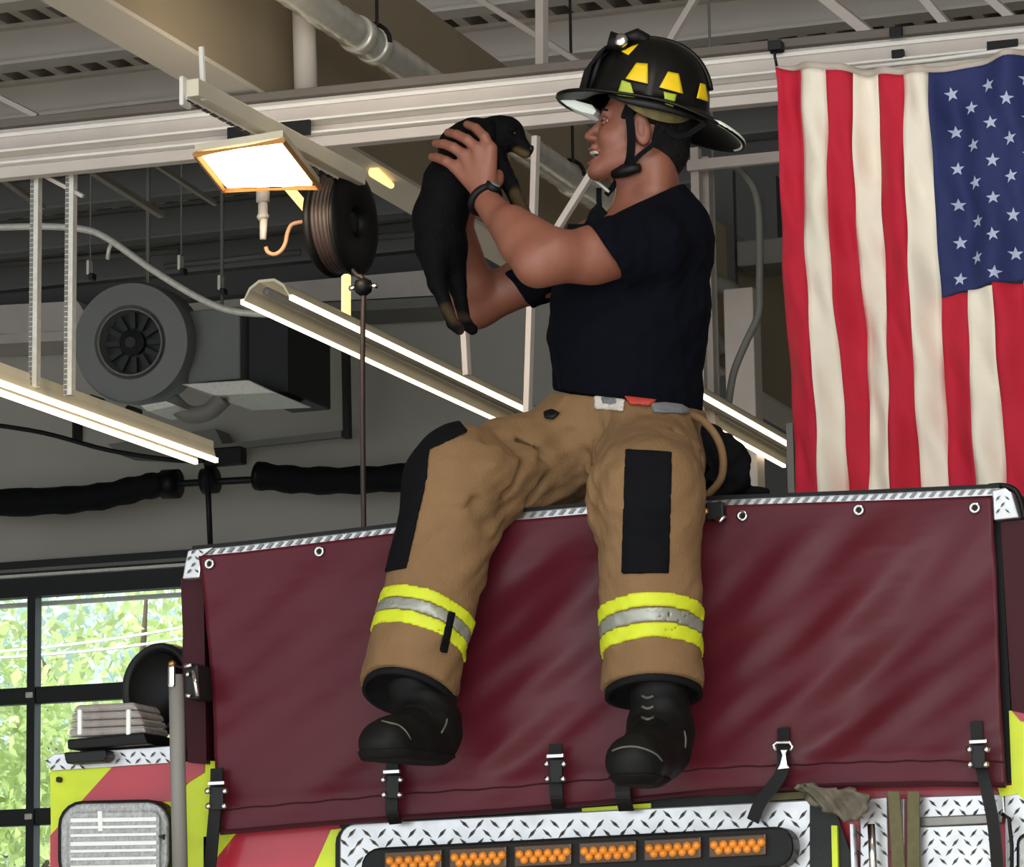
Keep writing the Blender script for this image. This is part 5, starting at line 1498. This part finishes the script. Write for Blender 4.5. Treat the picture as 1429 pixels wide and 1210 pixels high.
MB().tube([P(856, 244, 7.115), P(872, 238, 7.105), P(893, 234, 7.10)], [.010, .015, .009], 12).build('strap_buckle', M['black_plastic'], HEL, smooth=True)
MB().tube([P(824, 248, 7.16), P(836, 256, 7.155), P(850, 268, 7.15)], .003, 8).build('strap_tip', M['label_white'], HEL, smooth=True)
flat('rear_strap', [(984, 172, 7.09), (962, 186, 7.09), (944, 190, 7.10), (926, 180, 7.09)], .006)

# dark radio strap at the collar
flat('radio_strap', [(842, 290, 7.13), (832, 300, 7.13), (826, 314, 7.13), (815, 322, 7.14), (790, 322, 7.16)], .016, M['patch_black'], PERS)
# wristwatch
wd = (W1 - E1).normalized(); wc = E1.lerp(W1, 1.0); u_ = wd.cross(UPZ).normalized(); v_ = wd.cross(u_)
wat = MB().tube([wc + (u_ * math.cos(t) + v_ * math.sin(t)) * .0325 for t in [i * math.pi / 20 for i in range(40)]], .0085, 8, closed=True).build('wristwatch', M['black_plastic'], PERS, smooth=True)
fc = (RV * .45 + UV_ * .75 + BK * .3); fc = (fc - wd * fc.dot(wd)).normalized()
MB().lathe(wc + fc * .036, fc, [(.017, -.008), (.019, -.003), (.018, .005), (.013, .006)], 24).build('watch_case', M['black_plastic'], wat, smooth=True)
MB().lathe(wc + fc * .036, fc, [(.013, .0062), (.0125, .0072)], 20).build('watch_face', M['label_grey'], wat, smooth=True)
# suspender loop hanging behind the hip
MB().tube(catmull([P(962, 578, 7.08), P(982, 588, 7.06), (P(1001, 612, 7.06)), P(1009, 640, 7.07), P(1006, 668, 7.08), P(990, 688, 7.09), P(975, 698, 7.10)], 6), .0085, 8).build('suspender', M['pants'], PERS, smooth=True, label='tan suspender loop hanging at the hip')

# ---------------- black coat bundle behind the hip, on the truck edge
lo, hi = bounds([P(975, 585, 7.2), P(1075, 692, 7.2)], .09); K = Field(lo, hi, .004)
zt_ = P(1000, 690, 7.1).z
for a, b, r1, r2 in ((P(985, 610, 7.17), P(1012, 640, 7.17), .035, .04), (P(1012, 620, 7.2), P(1036, 640, 7.2), .025, .02), (P(1015, 636, 7.17), P(1040, 652, 7.17), .022, .012), (P(1000, 650, 7.17), P(1030, 668, 7.17), .04, .03),
                     (P(985, 640, 7.15), P(995, 680, 7.15), .04, .04), (P(1000, 684, 7.16), P(1070, 686, 7.2), .02, .010)):
    K.cone(a, b, r1, r2, .012)
wrinkle(K, .005, 90, 4)
fmesh('coat', K, M['patch_black'], None, 2, label='crumpled black gear bundle on the truck edge behind the hip of the person', cat='coat')
gc = empty('rail_latch', P(1000, 712, YT - .05), 'small dark metal latch on the truck edge beside the thigh of the person', 'latch')
MB().box(tuple(P(984, 726, YT - .075)), tuple(P(1014, 702, YT - .05))).build('latch_plate', M['black_metal'], gc, bevel=.004)
MB().lathe(P(985, 714, YT - .08), (0, -1, 0), [(.006, 0), (.007, .004), (.003, .007)], 12).build('latch_bolt', M['brass'], gc, smooth=True)
MB().tube([P(996, 722, YT - .08), P(1004, 728, YT - .08), (P(1012, 720, YT - .08))], .004, 8).build('latch_pin', M['chrome'], gc, smooth=True)

# ---------------- puppy
PUP = empty('puppy', P(640, 250, 7.06), 'small black and tan puppy held up in both hands facing the person', 'puppy')
YP = 7.065
lo, hi = bounds([P(575, 150, YP), P(750, 470, YP)], .09); W = Field(lo, hi, .003)
W.cone(P(662, 218, YP), P(630, 255, YP), .053, .055, .0); W.cone(P(630, 255, YP), P(613, 305, YP), .055, .053, .03); W.cone(P(613, 305, YP), P(613, 342, YP), .053, .047, .03)
W.cone(P(655, 205, YP), P(684, 193, YP), .048, .040, .03); W.cone(P(632, 200, YP), P(660, 188, YP), .030, .035, .03)
W.ell(P(702, 187, YP), (.046, .040, .040), None, .02)
W.cone(P(716, 193, YP), P(735, 210, YP), .024, .0145, .014)
W.cone(P(722, 205, YP), P(732, 215, YP), .014, .009, .008)
W.ell(P(714, 181, YP - .030), (.008, .008, .007), None, .006)
# legs
W.cone(P(690, 215, YP - .03), P(712, 258, YP - .045), .024, .017, .02); W.cone(P(712, 258, YP - .045), P(736, 306, YP - .04), .016, .013, .01); W.cone(P(736, 306, YP - .04), P(744, 316, YP - .05), .014, .013, .005)
W.cone(P(690, 222, YP + .03), P(716, 270, YP + .045), .022, .014, .02); W.cone(P(716, 270, YP + .045), P(730, 318, YP + .05), .013, .012, .008)
for (h, k_, f, dy) in (((604, 345), (610, 395), (632, 452), -.035), ((630, 345), (638, 398), (650, 452), .03)):
    W.cone(P(h[0], h[1], YP + dy * .6), P(k_[0], k_[1], YP + dy), .034, .020, .03); W.cone(P(k_[0], k_[1], YP + dy), P(f[0], f[1], YP + dy), .018, .012, .012)
    W.cone(P(f[0], f[1], YP + dy), P(f[0] + 9, f[1] + 8, YP + dy - .01), .0135, .012, .005)
W.cone(P(596, 350, YP + .02), P(600, 390, YP + .03), .011, .007, .01)
wrinkle(W, .0009, 240, 8)
V_, Q2 = nets(W); V_ = relax(V_, Q2, 1)
pm = M['fur_black']
nt = pm.node_tree; b = nt.nodes['Principled BSDF']; src = b.inputs['Base Color'].links[0].from_socket
at_ = nt.nodes.new('ShaderNodeAttribute'); at_.attribute_name = 'tan'; mx = nt.nodes.new('ShaderNodeMixRGB')
mx.inputs[2].default_value = (lin(96), lin(78), lin(52), 1); nt.links.new(at_.outputs['Fac'], mx.inputs[0]); nt.links.new(src, mx.inputs[1]); nt.links.new(mx.outputs[0], b.inputs['Base Color'])
pb = link_mesh('puppy_body', V_, Q2, pm, PUP, smooth=True)
def near_seg(a, b, r):
    a = A3(a); b = A3(b); ba = b - a; t = np.clip(((V_ - a) @ ba) / (ba @ ba), 0, 1); return np.clip((r - np.linalg.norm(V_ - a - t[:, None] * ba, axis=1)) / .008, 0, 1)
tan = np.maximum.reduce([near_seg(P(722, 214, YP - .01), P(733, 220, YP - .01), .017) * .9, near_seg(P(722, 275, YP - .06), P(745, 318, YP - .06), .026) * .45, near_seg(P(708, 240, YP - .04), P(722, 275, YP - .05), .014) * .4,
    near_seg(P(622, 430, YP - .04), P(645, 462, YP - .04), .016) * .4, near_seg(P(646, 440, YP + .03), P(660, 462, YP + .03), .016) * .4, near_seg(P(650, 235, YP - .06), P(668, 225, YP - .06), .01) * .3])
at = pb.data.attributes.new('tan', 'FLOAT', 'POINT'); at.data.foreach_set('value', tan.astype(np.float32))
for sg in (-1, 1):
    Yq = YP + sg * .044
    er = MB(); q = [P(686, 172, Yq - sg * .008), P(682, 184, Yq), P(680, 200, Yq + sg * .003), P(683, 214, Yq)]
    er.tube(q, [.010, .017, .018, .006], 10)
    o = er.build('ear', M['fur_black'], PUP, smooth=True)
    MB().lathe(P(718, 186, YP + sg * .030), (RV + TOC * -sg * .8), [(.001, -.004), (.0042, 0), (.003, .003), (.001, .0042)], 10).build('eye', M['eye_dark'], PUP, smooth=True)
MB().lathe(P(741, 208, YP), RV + UV_ * -.2, [(.004, -.006), (.009, -.002), (.008, .004), (.003, .006)], 14).build('nose', M['black_plastic'], PUP, smooth=True)
